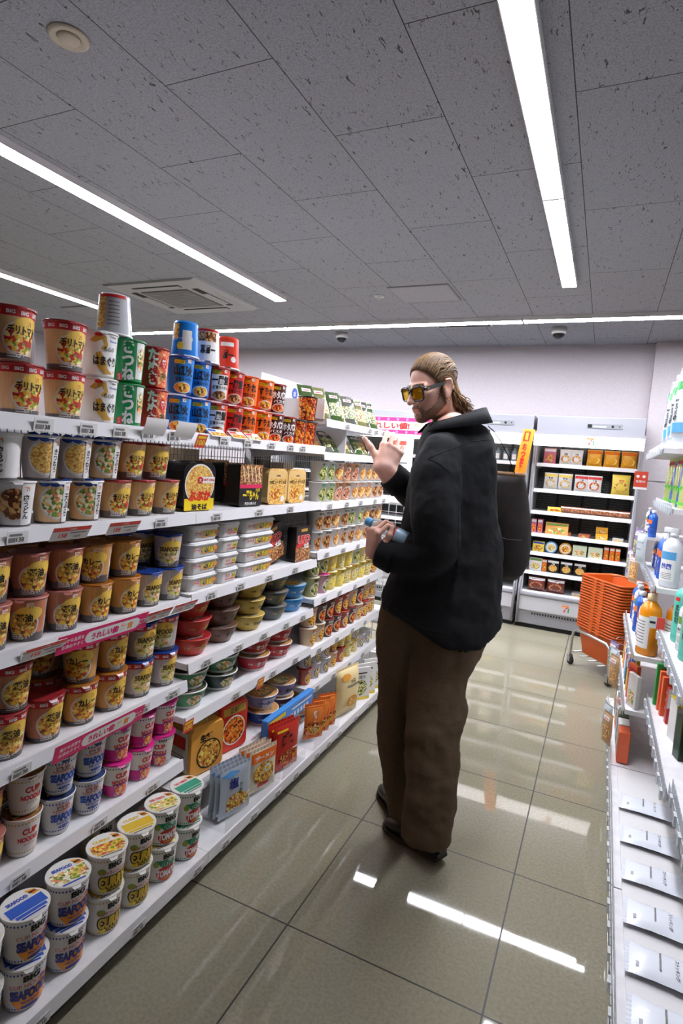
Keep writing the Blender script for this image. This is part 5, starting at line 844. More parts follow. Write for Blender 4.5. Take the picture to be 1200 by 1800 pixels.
# boxes and packets on the middle bay
def hbox(c, w, h, d, deco, nm='household_box'): return fbox(nm, w, h, d, c, deco, 'box')
HB = [('green flat packet behind the orange packets', mat('pack_emerald'), .15, .19, .02, 2.86, .30), ('orange packet, first of the orange pair', mat('packet_coral', (226, 100, 56), .3), .16, .175, .022, 2.80, .31), ('orange packet, second of the orange pair', mat('packet_coral'), .16, .17, .022, 2.74, .315), ('red and white box marked 10', mat('box_crimson', (170, 30, 36), .3), .15, .15, .03, 2.66, .33), ('white box with yellow top in front of the red box', paper, .15, .16, .06, 2.50, .34), ('dark green box below the white box', mat('box_bottle', (40, 60, 44), .3), .15, .16, .05, 2.34, .34), ('dark wine box at the camera end of the boxed goods', mat('box_wine', (66, 26, 28), .3), .15, .15, .05, 2.16, .36)]
for i, (lb, c, w_, h_, d_, y, x) in enumerate(HB):
    def deco(a, w, h):
        if i == 3: a.rect(-w*.5, h*.45, w*.5, h, paper, 1); a.text('10', -w*.1, h*.72, h*.34, navy, 2, bold=.06)
        elif i == 4: a.rect(-w*.5, h*.86, w*.5, h, yel, 1); a.rect(-w*.2, h*.6, w*.0, h*.7, mat('pack_orange'), 1); a.rect(-w*.4, h*.2, w*.2, h*.26, txtg, 1)
        elif i in (1, 2): [a.rect(-w*.4, h*(.2+.2*k), w*.4, h*(.28+.2*k), paper, 1) for k in range(3)]; a.text('カイロ', 0, h*.86, h*.12, wht, 2)
        else: a.rect(-w*.4, h*.6, w*.4, h*.9, (paper if i == 5 else F_MEA), 1); a.text('洗浄', 0, h*.4, h*.14, wht, 2)
    pr = hbox(c, w_, h_, d_, deco); pr.put((x+w_/2, y, .4608), .12 if i < 4 else .3, lb, 'boxes on the middle household bay', tilt=(0, 0))
b = MB(); b.box(-.085, .085, -.03, .03, 0, .004, yel); tag(b.build('yellow_lid', loc=(.34+.075, 2.533, .6213)), 'flat yellow card lying on the white box', 'card').rotation_euler = (0, 0, .3)
rb('tea', .365, 2.78, .78, 'teal softener bottle over the orange packets', -1.0); rb('tea', .47, 2.79, .78, 'teal softener bottle deeper on its shelf', -1.0); rb('wht', .36, 2.64, .78, 'white bottle next to the teal softener', -1.0); rb('tea', .365, 2.5, .78, 'teal softener bottle on the camera side of the white bottle', -1.0)
# lowest level: clear-wrapped white packs in trays
def d_wp(a, w, h): a.rect(-w*.36, h*.44, w*.2, h*.47, txtg, 1); a.text('ストッキング', 0, h*.7, h*.07, ink, 1); a.rect(w*.14, h*.1, w*.3, h*.15, mat('print_pale', (160, 164, 172), .5), 1)
WP = pillow('wrapped_pack', .12, .17, .022, mat('wrap_white', (226, 230, 238), .25, coat=.3), d_wp, seg=8)
for i, y in enumerate((1.55, 1.74, 1.93, 2.14, 2.36, 2.6)): WP.put((.203+.001*i, y, .1145), -PI/2-.06, 'white clear-wrapped pack lying on the lowest deck, %s from camera end' % ORD[i], 'wrapped packs on the lowest deck', tilt=(-PI/2+.02, 0))
b = MB(); b.box(.195, .405, 1.45, 2.9, .0958, .101, white); b.box(.405, .47, 1.45, 2.9, .0958, .16, white); tag(b.build('display_tray', loc=(0, 0, 0)), 'long white display tray on the lowest household deck', 'tray')
for i in range(9):
    y = 3.0+.095*i; c = (paper, mat('packet_coral'), mat('pack_lemon'), mat('box_wine'), skyp)[i % 5]; pr = hbox(c, .08, .16+.02*(i % 3), .02, lambda a, w, h: (a.rect(-w*.4, h*.6, w*.4, h*.9, (paper, redi, bluei)[i % 3], 1), a.rect(-w*.3, h*.1, w*.3, h*.5, (F_TEM, F_MEA, F_GRN)[i % 3], 1)), 'hanging_packet'); pr.put((.222, y, .3758), -PI/2+.45, 'upright packet, %s from camera end, below the amber bottles' % ORD[i], 'packets below the amber bottles')
for i in range(8):
    y = 3.02+.1*i; c = (mat('packet_coral'), paper, mat('box_bottle'), paper)[i % 4]; pr = hbox(c, .09, .15, .05, lambda a, w, h: a.rect(-w*.35, h*.2, w*.35, h*.8, (F_RED, F_GRN, skyp)[i % 3], 1), 'small_box'); pr.put((.19, y, .1008), -PI/2, 'small carton, %s from camera end, on the lowest deck by the baskets' % ORD[i], 'small cartons by the baskets')
cards('plain', (1.35, 1.5, 1.68, 1.8, 1.88, 2.1, 2.2, 2.45, 2.7, 3.0, 3.3, 3.6), .10, 'household deck edge', .150, -.03, -.2)
# red sign card sticking out into the aisle, and a white card
b = MB(); b.box(-.034, .034, 0, .002, -.05, .05, mat('sign_rust', (200, 72, 52), .4)); b.box(-.034, .034, -.001, .003, -.05, -.038, paper); a = Art(); a.ell(-.016, .022, .008, .008, paper, 1); a.ell(.014, .022, .008, .008, paper, 1); a.text('防犯中', 0, -.006, .014, paper, 1, w=.045); a.emit(b, on_front(-.0004)); b.box(.034, .12, .0, .002, -.003, .003, chrome); tag(b.build('shelf_sign', loc=(.182, 3.6, 1.452)), 'small rust-red sign card sticking out from the household shelves', 'sign')
b = MB(); b.box(-.03, .03, 0, .0015, 0, .05, paper); a = Art(); a.rect(0, .0, .03, .05, mat('tag_red'), 1); a.rect(-.026, .02, -.004, .03, ink, 1); a.emit(b, on_front(-.0004)); tag(b.build('price_card', loc=(.262, 2.72, .835)), 'red and white price card in front of the amber bottles', 'price card')

# a short extra shelf, hanging packets and clip-strip goods at the basket end
t = thing('clip_shelf', 'short clear-edged shelf of small bottles at the basket end of the household goods', 'shelf', (.62, 3.66, 1.15)); b = MB(); b.box(-.41, -.025, -.185, .185, -.014, 0, padm); b.build('shelf', t)
sc = MB()
for k in range(11):
    a0 = -.19+.0345*k; sc.prism([(a0, -.03), (a0+.0345, -.03), (a0+.0345, .012)]+[(a0+.01725+.01725*math.cos(q), .012+.012*math.sin(q)) for q in np.linspace(.4, PI-.4, 5)]+[(a0, .012)], 'x', -.417, -.4145, scal)
sc.build('scalloped_rail', t)
for i, (k, y, nm) in enumerate((('blu', 3.52, 'blue bottle with white cap, on the short shelf at the basket end'), ('red', 3.62, 'dark red bottle, on the short shelf at the basket end'), ('nav', 3.72, 'navy bottle, on the short shelf at the basket end'), ('wht', 3.81, 'white bottle, at the very end of the short shelf'))): RB[k].put((.262, y, 1.1508), -PI/2+.3, nm, 'bottles on the short shelf', scale=.66)
HG = [pillow('hanging_bag', .10, .17, .03, mat(n_, c_, .12, coat=.7), d_, seg=8) for n_, c_, d_ in (('hang_clear', (190, 200, 206), d_wp), ('hang_lilac', (140, 120, 160), d_veg(0)), ('hang_tan', (190, 150, 110), d_veg(1)))]
for i, (y, z) in enumerate(((3.12, 1.06), (3.32, 1.06), (3.5, .90), (3.66, .90), (3.82, .90), (3.02, .46), (3.15, .46), (3.28, .46), (3.0, .18), (3.12, .18))):
    x = .168 if z < .8 else .225; nm = ('clear', 'lilac', 'tan')[i % 3]; o = HG[i % 3].put((x-.03, y, z), -PI/2+.5, '%s hanging bag, %s of those hung along the household shelf fronts' % (nm, ORD[i]), 'hanging bags', scale=.8)
    h_ = MB(); h_.tube([(0, 0, .18), (0, .012, .205), (0, .03, .21), (0, .06, .2)], .0018, chrome, 5); h_.build('hook', o)
# ---------------------------------------------------------------- the man: sculpted distance fields and lofted clothes
def at(px, py, d):
    """the point d metres in front of the camera on the sight line of a photograph pixel"""
    return Vector((0, 0, CAM_H))+(CR*((px-600)/1004.55)+CU*((900-py)/1004.55)+CF)*d
RH = Vector((CR.x, CR.y, 0)).normalized(); FH = Vector((CF.x, CF.y, 0)).normalized(); UP = Vector((0, 0, 1))
def surf_net(F, org, h):
    s = F < 0; nx, ny, nz = F.shape; cs = np.zeros((nx-1, ny-1, nz-1, 3), np.float32); cn = np.zeros((nx-1, ny-1, nz-1), np.float32)
    off = [(i, j, k) for i in (0, 1) for j in (0, 1) for k in (0, 1)]
    def sl(o): return (slice(o[0], nx-1+o[0]), slice(o[1], ny-1+o[1]), slice(o[2], nz-1+o[2]))
    for o in off:
        for ax in range(3):
            if o[ax]: continue
            p = list(o); p[ax] = 1; a, b = F[sl(o)], F[sl(p)]; m = (a < 0) != (b < 0); t = np.where(m, a/np.where(m, a-b, 1), 0)
            for q in range(3): cs[..., q] += m*(o[q]+(t if q == ax else 0))
            cn += m
    act = cn > 0; idx = -np.ones(act.shape, np.int64); idx[act] = np.arange(act.sum()); c = np.argwhere(act)
    V = (c+cs[act]/cn[act][:, None])*h+np.array(org); Q = []
    for ax in range(3):
        b1, b2 = [q for q in range(3) if q != ax]
        A = [slice(1, -1)]*3; A[ax] = slice(0, -1); B = list(A); B[ax] = slice(1, None); a, b = s[tuple(A)], s[tuple(B)]
        e = np.argwhere(a != b); fl = a[tuple(e.T)]; e = e+np.array([1 if q != ax else 0 for q in range(3)])
        def cell(d1, d2): r = e.copy(); r[:, b1] -= d1; r[:, b2] -= d2; return idx[r[:, 0], r[:, 1], r[:, 2]]
        q = np.stack([cell(1, 1), cell(0, 1), cell(0, 0), cell(1, 0)], 1)
        if ax == 1: fl = ~fl
        q[~fl] = q[~fl][:, ::-1]; Q.append(q)
    return V, np.concatenate(Q)
def sdf(prims, lo, hi, h):
    ax = [np.arange(l, u+h, h, dtype=np.float32) for l, u in zip(lo, hi)]; X, Y, Z = np.meshgrid(*ax, indexing='ij'); F = np.full(X.shape, 1.0, np.float32)
    for p in prims:
        k = p.get('k', .012); op = p.get('op', 'a')
        if 'r' in p and 'c' in p:
            c, r = p['c'], p['r']; x, y, z = X-c[0], Y-c[1], Z-c[2]
            if 'rx' in p: a = p['rx']; y, z = y*math.cos(a)+z*math.sin(a), -y*math.sin(a)+z*math.cos(a)
            d = np.sqrt((x/r[0])**2+(y/r[1])**2+(z/r[2])**2); d = (d-1)*min(r) if 1 else d
        else:
            a, b = np.array(p['a']), np.array(p['b']); ra, rb = p['ra'], p.get('rb', p['ra']); ab = b-a; L = float(ab@ab)
            t = np.clip(((X-a[0])*ab[0]+(Y-a[1])*ab[1]+(Z-a[2])*ab[2])/L, 0, 1); d = np.sqrt((X-a[0]-t*ab[0])**2+(Y-a[1]-t*ab[1])**2+(Z-a[2]-t*ab[2])**2)-(ra+(rb-ra)*t)
        if op == 'a': hh = np.clip(.5+.5*(F-d)/k, 0, 1); F = F+(d-F)*hh-k*hh*(1-hh)
        elif op == 's': hh = np.clip(.5-.5*(F+d)/k, 0, 1); F = F+(-d-F)*hh+k*hh*(1-hh)
        elif op == 'i': hh = np.clip(.5-.5*(d-F)/k, 0, 1); F = d+(F-d)*hh+k*hh*(1-hh)
    return F, ax
def cap(a, b, ra, rb=None, **k): return dict(a=a, b=b, ra=ra, rb=ra if rb is None else rb, **k)
def ell(c, r, **k): return dict(c=c, r=r, **k)
def lr(f): return [p for s in (-1, 1) for p in f(s)]
skin = speckle('skin', (232, 182, 162), (224, 172, 152), 40, .5, lo=.3, hi=.7); skin.node_tree.nodes['Principled BSDF'].inputs['Subsurface Weight'].default_value = .12; skin.node_tree.nodes['Principled BSDF'].inputs['Subsurface Radius'].default_value = (.012, .005, .003); skin.node_tree.nodes['Principled BSDF'].inputs['Subsurface Scale'].default_value = .6
lipm = mat('lips', (206, 140, 128), .45); browm = mat('brow_hair', (84, 62, 46), .6); eyew = mat('eye_white', (210, 205, 200), .2); eyed = mat('eye_dark', (40, 34, 30), .2); nailm = mat('nail', (222, 176, 160), .3)
hairm = [mat('hair_a', (112, 86, 56), .5), mat('hair_b', (142, 110, 72), .5), mat('hair_c', (74, 54, 34), .5)]; hair_base = speckle('hair_base', (112, 84, 54), (140, 108, 70), 60, .5, stretch=(1, 5, 1))
# head, in its own axes: x to his right, y out of the face, z up
HS = .93
head = [ell((0, -.018, .040), (.075, .097, .086)), ell((0, .028, -.030), (.060, .066, .082), k=.03)]
head += lr(lambda s: [cap((s*.050, .000, -.060), (s*.012, .070, -.098), .020, .017, k=.025), ell((s*.044, .058, -.012), (.021, .020, .020), k=.02), cap((s*.012, .087, .022), (s*.046, .072, .022), .012, .010, k=.014)])
head += [ell((0, .080, -.096), (.018, .015, .016), k=.018), cap((0, .090, .018), (0, .116, -.024), .0085, .0125, k=.012), ell((0, .119, -.030), (.0125, .011, .010), k=.008)]
head += lr(lambda s: [ell((s*.0135, .106, -.033), (.0095, .012, .0085), k=.007), dict(op='s', **ell((s*.031, .102, .003), (.017, .018, .013), k=.012)), ell((s*.031, .079, .002), (.0125, .0125, .0125), k=.003), dict(op='s', **ell((s*.007, .114, -.040), (.004, .005, .004), k=.003))])
head += [cap((-.017, .092, -.058), (.017, .092, -.058), .0062, k=.008), cap((-.015, .091, -.069), (.015, .091, -.069), .0072, k=.008), dict(op='s', **cap((-.022, .101, -.0635), (.022, .101, -.0635), .0022, k=.004)), dict(op='s', **cap((0, .112, -.044), (0, .104, -.052), .003, k=.006))]
for s in (-1, 1):
    head += [ell((s*.081, -.012, -.002), (.010, .022, .034), k=.006, rx=.22), ell((s*.082, -.004, -.032), (.007, .011, .011), k=.006), dict(op='s', **ell((s*.093, -.008, .002), (.009, .012, .021), k=.004, rx=.22)), cap((s*.089, -.028, .020), (s*.088, -.030, -.012), .0050, k=.004), cap((s*.088, -.002, .028), (s*.089, -.024, .027), .0045, k=.004)]
head += [cap((0, -.030, -.05), (0, -.055, -.17), .052, .055, k=.03)]
vh = dict(yaw=.86, pitch=.34)
g_h = (-RH*math.sin(vh['yaw']+.14)-FH*math.cos(vh['yaw']+.14)).normalized(); g = (g_h*math.cos(vh['pitch'])-UP*math.sin(vh['pitch'])).normalized(); lft = g_h.cross(UP).normalized(); upv = lft.cross(g).normalized()   # lft is his right: the local x axis
# lean the whole head a little with the shoulders
HC_ = at(758, 683, 2.12)
lft = g.cross(upv); HM = Matrix.Translation(HC_) @ Matrix(((lft.x, g.x, upv.x, 0), (lft.y, g.y, upv.y, 0), (lft.z, g.z, upv.z, 0), (0, 0, 0, 1))) @ Matrix.Diagonal((HS, HS, HS, 1))
def net_into(mb, prims, lo, hi, h, M, m, paint=None):
    F, ax = sdf(prims, lo, hi, h); V, Q = surf_net(F, (ax[0][0], ax[1][0], ax[2][0]), h)
    # light smoothing
    for _ in range(2):
        acc = np.zeros_like(V); n = np.zeros(len(V))
        for i in range(4):
            a, b = Q[:, i], Q[:, (i+1) % 4]; np.add.at(acc, a, V[b]); np.add.at(acc, b, V[a]); np.add.at(n, a, 1); np.add.at(n, b, 1)
        V = V*.5+.5*acc/np.maximum(n, 1)[:, None]
    R = np.array(M); W = V @ R[:3, :3].T+R[:3, 3]; C = V[Q].mean(1)
    flip = np.linalg.det(R[:3, :3]) < 0
    if flip: Q = Q[:, ::-1]
    groups = np.zeros(len(Q), int)
    mats = [m]
    if paint:
        for pm, fn in paint: groups[fn(C)] = len(mats); mats.append(pm)
    o = len(mb.v); mb.v += [tuple(v) for v in W]; ks = [mb.slot(x) for x in mats]
    for q, gq in zip(Q.tolist(), groups.tolist()): mb.f.append(tuple(i+o for i in q)); mb.m.append(ks[gq]); mb.s.append(True)
def near(a, b, r): 
    a, b = np.array(a), np.array(b)
    def fn(C):
        ab = b-a; t = np.clip((C-a)@ab/max(ab@ab, 1e-9), 0, 1); return np.linalg.norm(C-a-t[:, None]*ab, axis=1) < r
    return fn
body = MB()
paint = [(lipm, near((-.019, .096, -.0635), (.019, .096, -.0635), .0095))]
for s in (-1, 1): paint += [(browm, near((s*.012, .098, .030), (s*.046, .082, .031), .0075)), (eyew, near((s*.031, .090, .002), (s*.031, .0901, .002), .0072)), (eyed, near((s*.031, .092, .002), (s*.031, .0921, .002), .0042))]
net_into(body, head, (-.108, -.13, -.2), (.108, .14, .15), .0021, HM, skin, paint)
# hands: origin at the wrist, y along the fingers, x to the thumb, z out of the back of the hand
def hand(curl, fore, spread=.0, thumb=None):
    E = Vector(fore)*.62; W = Vector(fore)*.25
    P = [cap(tuple(E), tuple(W), .038, .030, k=.02), cap(tuple(W+Vector((-.006, 0, 0))), (-.008, .005, 0), .029, .021, k=.02), cap(tuple(W+Vector((.006, 0, 0))), (.010, .005, 0), .028, .021, k=.02)]; xs = (.030, .009, -.012, -.032); ln = ((.043, .026, .022), (.048, .030, .023), (.044, .028, .022), (.034, .021, .020)); top = (.088, .092, .087, .078)
    for i in range(4):
        k = (xs[i], top[i], .0); P.append(cap((xs[i]*.55, .012, 0), k, .0145, .0105, k=.016)); P.append(ell((xs[i], top[i], .003), (.010, .010, .009), k=.006))
        p = Vector(k); an = 0; sx = spread*(1.5-i)
        for j in range(3):
            an += curl[i][j]; d = Vector((math.sin(sx), math.cos(sx)*math.cos(an), -math.sin(an))); q = p+d*ln[i][j]; r = .0092-.0011*j-(.001 if i == 3 else 0); P.append(cap(tuple(p), tuple(q), r, r-.0009, k=.0035)); p = q
    P.append(ell((.020, .035, -.010), (.018, .030, .014), k=.014)); P.append(ell((-.024, .035, -.008), (.014, .034, .013), k=.014))
    T = thumb or [(.018, .022, -.008), (.044, .050, -.014), (.064, .078, -.012), (.076, .102, -.006)]
    for (a, b), (ra, rb) in zip(zip(T, T[1:]), ((.017, .0125), (.0115, .0105), (.0102, .008))): P.append(cap(a, b, ra, rb, k=.008))
    return P
def frame(o, Y, Z, mirror=False, s=1):
    Y = Y.normalized(); X = Y.cross(Z).normalized(); Z = X.cross(Y).normalized(); X = -X if mirror else X
    return Matrix.Translation(o) @ Matrix(((X.x, Y.x, Z.x, 0), (X.y, Y.y, Z.y, 0), (X.z, Y.z, Z.z, 0), (0, 0, 0, 1))) @ Matrix.Diagonal((s, s, s, 1))
# raised right hand: back of the hand to the camera, thumb out to the left
wr = at(674, 827, 2.235); RHM = frame(wr, CU*.84+CR*.32+CF*.40, -CF*.85+CU*.42+CR*.12, True, 1.22)
el_l = at(776, 985, 1.98); el_r = at(742, 885, 2.28)
hr = hand([(.25, .30, .2), (.30, .35, .2), (.35, .4, .25), (.35, .45, .3)], RHM.inverted() @ el_r, .018, [(.016, .020, -.006), (.042, .046, -.004), (.068, .066, .002), (.094, .082, .010)])
net_into(body, hr, (-.14, -.20, -.14), (.14, .21, .12), .0021, RHM, skin)
# left hand closed round the bottle
wl = at(655, 974, 2.03); bax = (-CR*.84+CU*.42+CF*.34).normalized()
Xl = (CR*.45-CU*.28-CF*.85).normalized(); Yl = (CU*.97-CR*.12); Yl = (Yl-Xl*Yl.dot(Xl)).normalized(); Zl = Xl.cross(Yl)
LHM = Matrix.Translation(wl) @ Matrix(((Xl.x, Yl.x, Zl.x, 0), (Xl.y, Yl.y, Zl.y, 0), (Xl.z, Yl.z, Zl.z, 0), (0, 0, 0, 1)))
hl = hand([(1.0, 1.0, .6), (1.0, 1.05, .6), (1.05, 1.05, .6), (1.1, 1.05, .6)], LHM.inverted() @ el_l, .02, [(.018, .022, -.010), (.042, .050, -.024), (.047, .082, -.036), (.038, .106, -.050)])
net_into(body, hl, (-.18, -.17, -.20), (.18, .19, .16), .0021, LHM, skin)
# arms, neck, trunk and legs under the clothes
def limb(pts, seg=14): body.tube([p for p, r in pts], [r for p, r in pts], skin, seg)
dT = 2.10
nk = HM @ Vector((0, -.05, -.14)); limb([(HM @ Vector((0, -.03, -.07)), .052), (nk, .056), (at(792, 750, dT+.02), .066), (at(792, 775, dT+.02), .09)])
sh_l = at(770, 800, 2.0); sh_r = at(850, 800, 2.2)
limb([(sh_l, .055), (el_l, .045), (wl.lerp(el_l, .45), .033)]); limb([(sh_r, .055), (el_r, .045), (wr.lerp(el_r, .45), .032)])
limb([(at(792, 770, dT), .06), (at(790, 830, dT), .09), (at(788, 920, dT), .09), (at(782, 1010, dT), .09), (at(775, 1090, dT), .09), (at(770, 1120, dT), .07)])
limb([(at(780, 1090, 2.09), .08), (at(768, 1230, 2.04), .06), (at(760, 1360, 2.01), .05), (at(752, 1455, 1.985), .035)]); limb([(at(735, 1090, 2.12), .08), (at(708, 1230, 2.17), .06), (at(706, 1350, 2.21), .05), (at(706, 1410, 2.225), .035)])
man = tag(body.build('person'), 'man in black shirt and brown trousers looking back, one hand raised, holding a bottle', 'person')
# hair: combed back, tied half up, curls at the nape
hp = [ell((0, -.022, .044), (.081, .100, .089)), dict(op='s', **cap((0, .25, -.12), (0, .251, -.12), .275, k=.012)), ell((0, -.085, -.035), (.058, .034, .055), k=.02), ell((.030, -.082, -.075), (.034, .028, .04), k=.015), ell((-.03, -.085, -.075), (.034, .028, .04), k=.015), ell((0, -.112, .022), (.024, .020, .022), k=.01)]
hb = MB(); net_into(hb, hp, (-.11, -.16, -.14), (.11, .12, .15), .0026, HM, hair_base)
hr_ = random.Random(3)
def on_skull(v, lift=.0):
    c = Vector((0, -.022, .044)); R = Vector((.0815, .1005, .0895)); d = v-c; k = math.sqrt((d.x/R.x)**2+(d.y/R.y)**2+(d.z/R.z)**2); return c+d/k*(1+lift)
for i in range(230):
    ph = -1.5+3.0*(i+.5)/230+hr_.uniform(-.02, .02); s = math.sin(ph); c_ = math.cos(ph)
    c0 = Vector((0, .25, -.12)); A = on_skull(Vector((.078*s, .014+.058*c_, .004+.088*c_**.7))); A = on_skull(c0+(A-c0).normalized()*.277); B = Vector((.018*s+hr_.uniform(-.006, .006), -.112, .024+hr_.uniform(-.02, .02)))
    if hr_.random() < .30: B = Vector((.06*s, -.085, -.03))
    pts = []
    for j in range(11):
        t = j/10; p = A.lerp(B, t)+Vector((0, 0, .075*math.sin(PI*t)*(.4+.6*c_))); p = on_skull(p, .0+.024*math.sin(PI*min(1, t*1.15+.04))+hr_.uniform(0, .008)); pts.append(HM @ p)
    hb.tube(pts, [.0011]+[.0019]*8+[.0016, .0008], hairm[i % 3], 5)
for i in range(210):
    a = hr_.uniform(-1.25, 1.25); A = Vector((.070*math.sin(a), -.03-.068*math.cos(a), hr_.uniform(-.035, .0))); L = hr_.uniform(.085, .135); pts = []; w0 = hr_.uniform(0, 6); am = hr_.uniform(.005, .013)
    out = Vector((math.sin(a)*.25, -.5-.2*math.cos(a), 0))
    for j in range(13):
        t = j/12; pts.append(HM @ (A+Vector((0, 0, -L*t))+out*(.085*t**1.5)+Vector((am*math.sin(w0+9*t), am*math.cos(w0+8*t), 0))*(t**.7)))
    hb.tube(pts, [.0013]+[.0022]*9+[.0018, .0013, .0007], hairm[i % 3], 5)
hb.build('hair', man)
# beard: a short shell of stubble over jaw, chin and lip
bp = [dict(p) for p in head[:-1]]
bpz = MB(); F, ax = sdf(bp, (-.085, -.01, -.13), (.085, .14, .03), .0021); F -= .0016
reg = []
for s in (-1, 1): reg += [cap((s*.074, .008, -.004), (s*.066, .016, -.05), .010, .017, k=.01), cap((s*.064, .014, -.052), (s*.040, .056, -.090), .019, .021, k=.01), cap((s*.040, .056, -.090), (0, .082, -.104), .021, .019, k=.01), cap((s*.024, .090, -.060), (s*.004, .104, -.0485), .0075, .0068, k=.004), cap((s*.024, .09, -.06), (s*.024, .08, -.085), .008, .010, k=.006)]
reg += [ell((0, .09, -.083), (.009, .012, .006), k=.006), dict(op='s', **cap((-.017, .10, -.0635), (.017, .10, -.0635), .0066, k=.003))]
G_, _ = sdf(reg, (-.085, -.01, -.13), (.085, .14, .03), .0021); rs = np.random.RandomState(2); nz = rs.rand(*G_.shape).astype(np.float32); G_ = np.maximum(F, G_+(nz-.5)*.006)
V, Q = surf_net(G_, (ax[0][0], ax[1][0], ax[2][0]), .0021); Rm = np.array(HM); bpz.add([tuple(v) for v in (V @ Rm[:3, :3].T+Rm[:3, 3])], Q.tolist(), speckle('beard_hair', (104, 78, 60), (160, 122, 98), 420, .7, lo=.35, hi=.65), True); bpz.build('beard', man)
e = MB(); q_ = HM @ Vector((-.086, -.004, -.046)); e.tube([q_+lft*0+upv*.006*math.cos(t)+g*.006*math.sin(t) for t in np.linspace(0, 2*PI, 14)], .0009, mat('gold_metal', (212, 170, 90), .25, metal=1), 6); e.build('earring', man)
# clothes: lofts merged by a voxel remesh
def loft(mb, rows, m, n=28, pw=2.3, hem=None, bb=.74):
    R = []
    for i, row_ in enumerate(rows):
        py, L, Rr, d = row_[:4]; b = row_[4] if len(row_) > 4 else bb; c = at((L+Rr)/2, py, d); a = (Rr-L)/2*d/1004.55; ring_ = []
        for k in range(n):
            t = 2*PI*k/n; ct, st = math.cos(t), math.sin(t); x = math.copysign(abs(ct)**(2/pw), ct); y = math.copysign(abs(st)**(2/pw), st)
            p = c+RH*(a*x)+FH*(a*b*y)-UP*(math.tan(.073)*0)
            if hem and i >= hem[0]: p = p-UP*(hem[1](x, y)*(i-hem[0]+1)/(len(rows)-hem[0]))
            ring_.append(p)
        R.append(ring_)
    mb.rings(R, m)
def melt(name, mb, m, vox, smooth=6, wr=None, parent=None):
    o = mb.build('melting', fix=True); md = o.modifiers.new('r', 'REMESH'); md.mode = 'VOXEL'; md.voxel_size = vox; md.use_smooth_shade = True
    sm = o.modifiers.new('s', 'SMOOTH'); sm.iterations = smooth; sm.factor = .5
    if wr:
        for sc, st in wr: tx = bpy.data.textures.new('folds', 'CLOUDS'); tx.noise_scale = sc; tx.noise_depth = 2; dm = o.modifiers.new('d', 'DISPLACE'); dm.texture = tx; dm.strength = st; dm.mid_level = .5
    bpy.context.view_layer.update(); me = bpy.data.meshes.new_from_object(o.evaluated_get(bpy.context.evaluated_depsgraph_get())); bpy.data.objects.remove(o)
    me.materials.clear(); me.materials.append(m); me.name = name; me.polygons.foreach_set('material_index', [0]*len(me.polygons)); me.polygons.foreach_set('use_smooth', [True]*len(me.polygons)); r = bpy.data.objects.new(name, me); COL.objects.link(r); r.parent = parent; return r
cloth = speckle('black_linen', (21, 22, 24), (27, 28, 31), 350, .85, bump=.25, detail=2, spec=.25); browncl = speckle('brown_twill', (90, 74, 58), (102, 84, 66), 300, .9, bump=.25, detail=2, spec=.2)
sb = MB()
hemf = lambda x, y: (-.022+.10*math.cos((x-.25)*1.35)**2 if True else 0)*(1.0 if y < .3 else .75)
loft(sb, [(738, 772, 838, dT+.04, .9), (748, 755, 856, dT+.03, .85), (762, 745, 864, dT+.02, .75), (785, 738, 869, dT), (820, 728, 872, dT), (870, 716, 876, dT), (920, 708, 878, dT), (970, 702, 879, dT), (1020, 688, 880, dT), (1050, 676, 881, dT), (1072, 671, 882, dT), (1085, 672, 882, dT)], cloth, hem=(9, hemf))
def sleeve(pts, rr):
    P = [Vector(p) for p in pts]; Q_ = []; R_ = []
    for i in range(len(P)-1):
        for t in np.linspace(0, 1, 6)[:-1]: Q_.append(P[i].lerp(P[i+1], t)); R_.append(rr[i]+(rr[i+1]-rr[i])*t)
    sb.tube(Q_+[P[-1]], R_+[rr[-1]], cloth, 16)
sleeve([at(795, 775, 2.09), at(775, 795, 2.03), at(766, 835, 1.985), at(764, 900, 1.955), at(768, 968, 1.945), at(740, 985, 1.97), at(702, 981, 2.0), at(671, 971, 2.02)], [.045, .072, .082, .084, .074, .070, .064, .054])
sleeve([at(840, 800, 2.2), at(770, 880, 2.28), at(733, 872, 2.28), at(712, 858, 2.265), at(691, 838, 2.245)], [.07, .075, .068, .060, .050])
shirt = melt('shirt', sb, cloth, .008, 6, [(.22, .035), (.07, .012), (.03, .004)], man)
# collar, cuffs and seams laid on the shirt
def ribbon(mb, top, bot, th, m):
    """a strip of cloth between two edge lines, with thickness"""
    n = len(top); nrm = []
    for i in range(n):
        t = (top[min(i+1, n-1)]-top[max(i-1, 0)]); nrm.append(t.cross(bot[i]-top[i]).normalized()*th)
    vs = top+bot+[p+k for p, k in zip(top, nrm)]+[p+k for p, k in zip(bot, nrm)]; fs = []
    for i in range(n-1): fs += [(i, i+1, n+i+1, n+i), (2*n+i, 3*n+i, 3*n+i+1, 2*n+i+1), (i, 2*n+i, 2*n+i+1, i+1), (n+i, n+i+1, 3*n+i+1, 3*n+i)]
    fs += [(0, n, 3*n, 2*n), (n-1, 3*n-1, 4*n-1, 2*n-1)]; mb.add(vs, fs, m, True)
cb = MB(); cc = at(800, 741, dT+.02); tp, bt_ = [], []
for k in range(33):
    t = PI*(-.62)+2*PI*.86*k/32-.55; tilt = UP*(.052*math.cos(t-.1))
    tp.append(cc+RH*(.105*math.cos(t))+FH*(.085*math.sin(t))+UP*.020+tilt*.75); bt_.append(cc+RH*(.134*math.cos(t))+FH*(.115*math.sin(t))-UP*.024+tilt*.55)
ribbon(cb, tp, bt_, -.004, cloth); inner = [p-UP*.05-(p-cc)*.12 for p in tp]; ribbon(cb, inner, tp, -.003, cloth); cb.build('collar', shirt)
from mathutils.bvhtree import BVHTree
bv = BVHTree.FromPolygons([v.co for v in shirt.data.vertices], [tuple(p.vertices) for p in shirt.data.polygons])
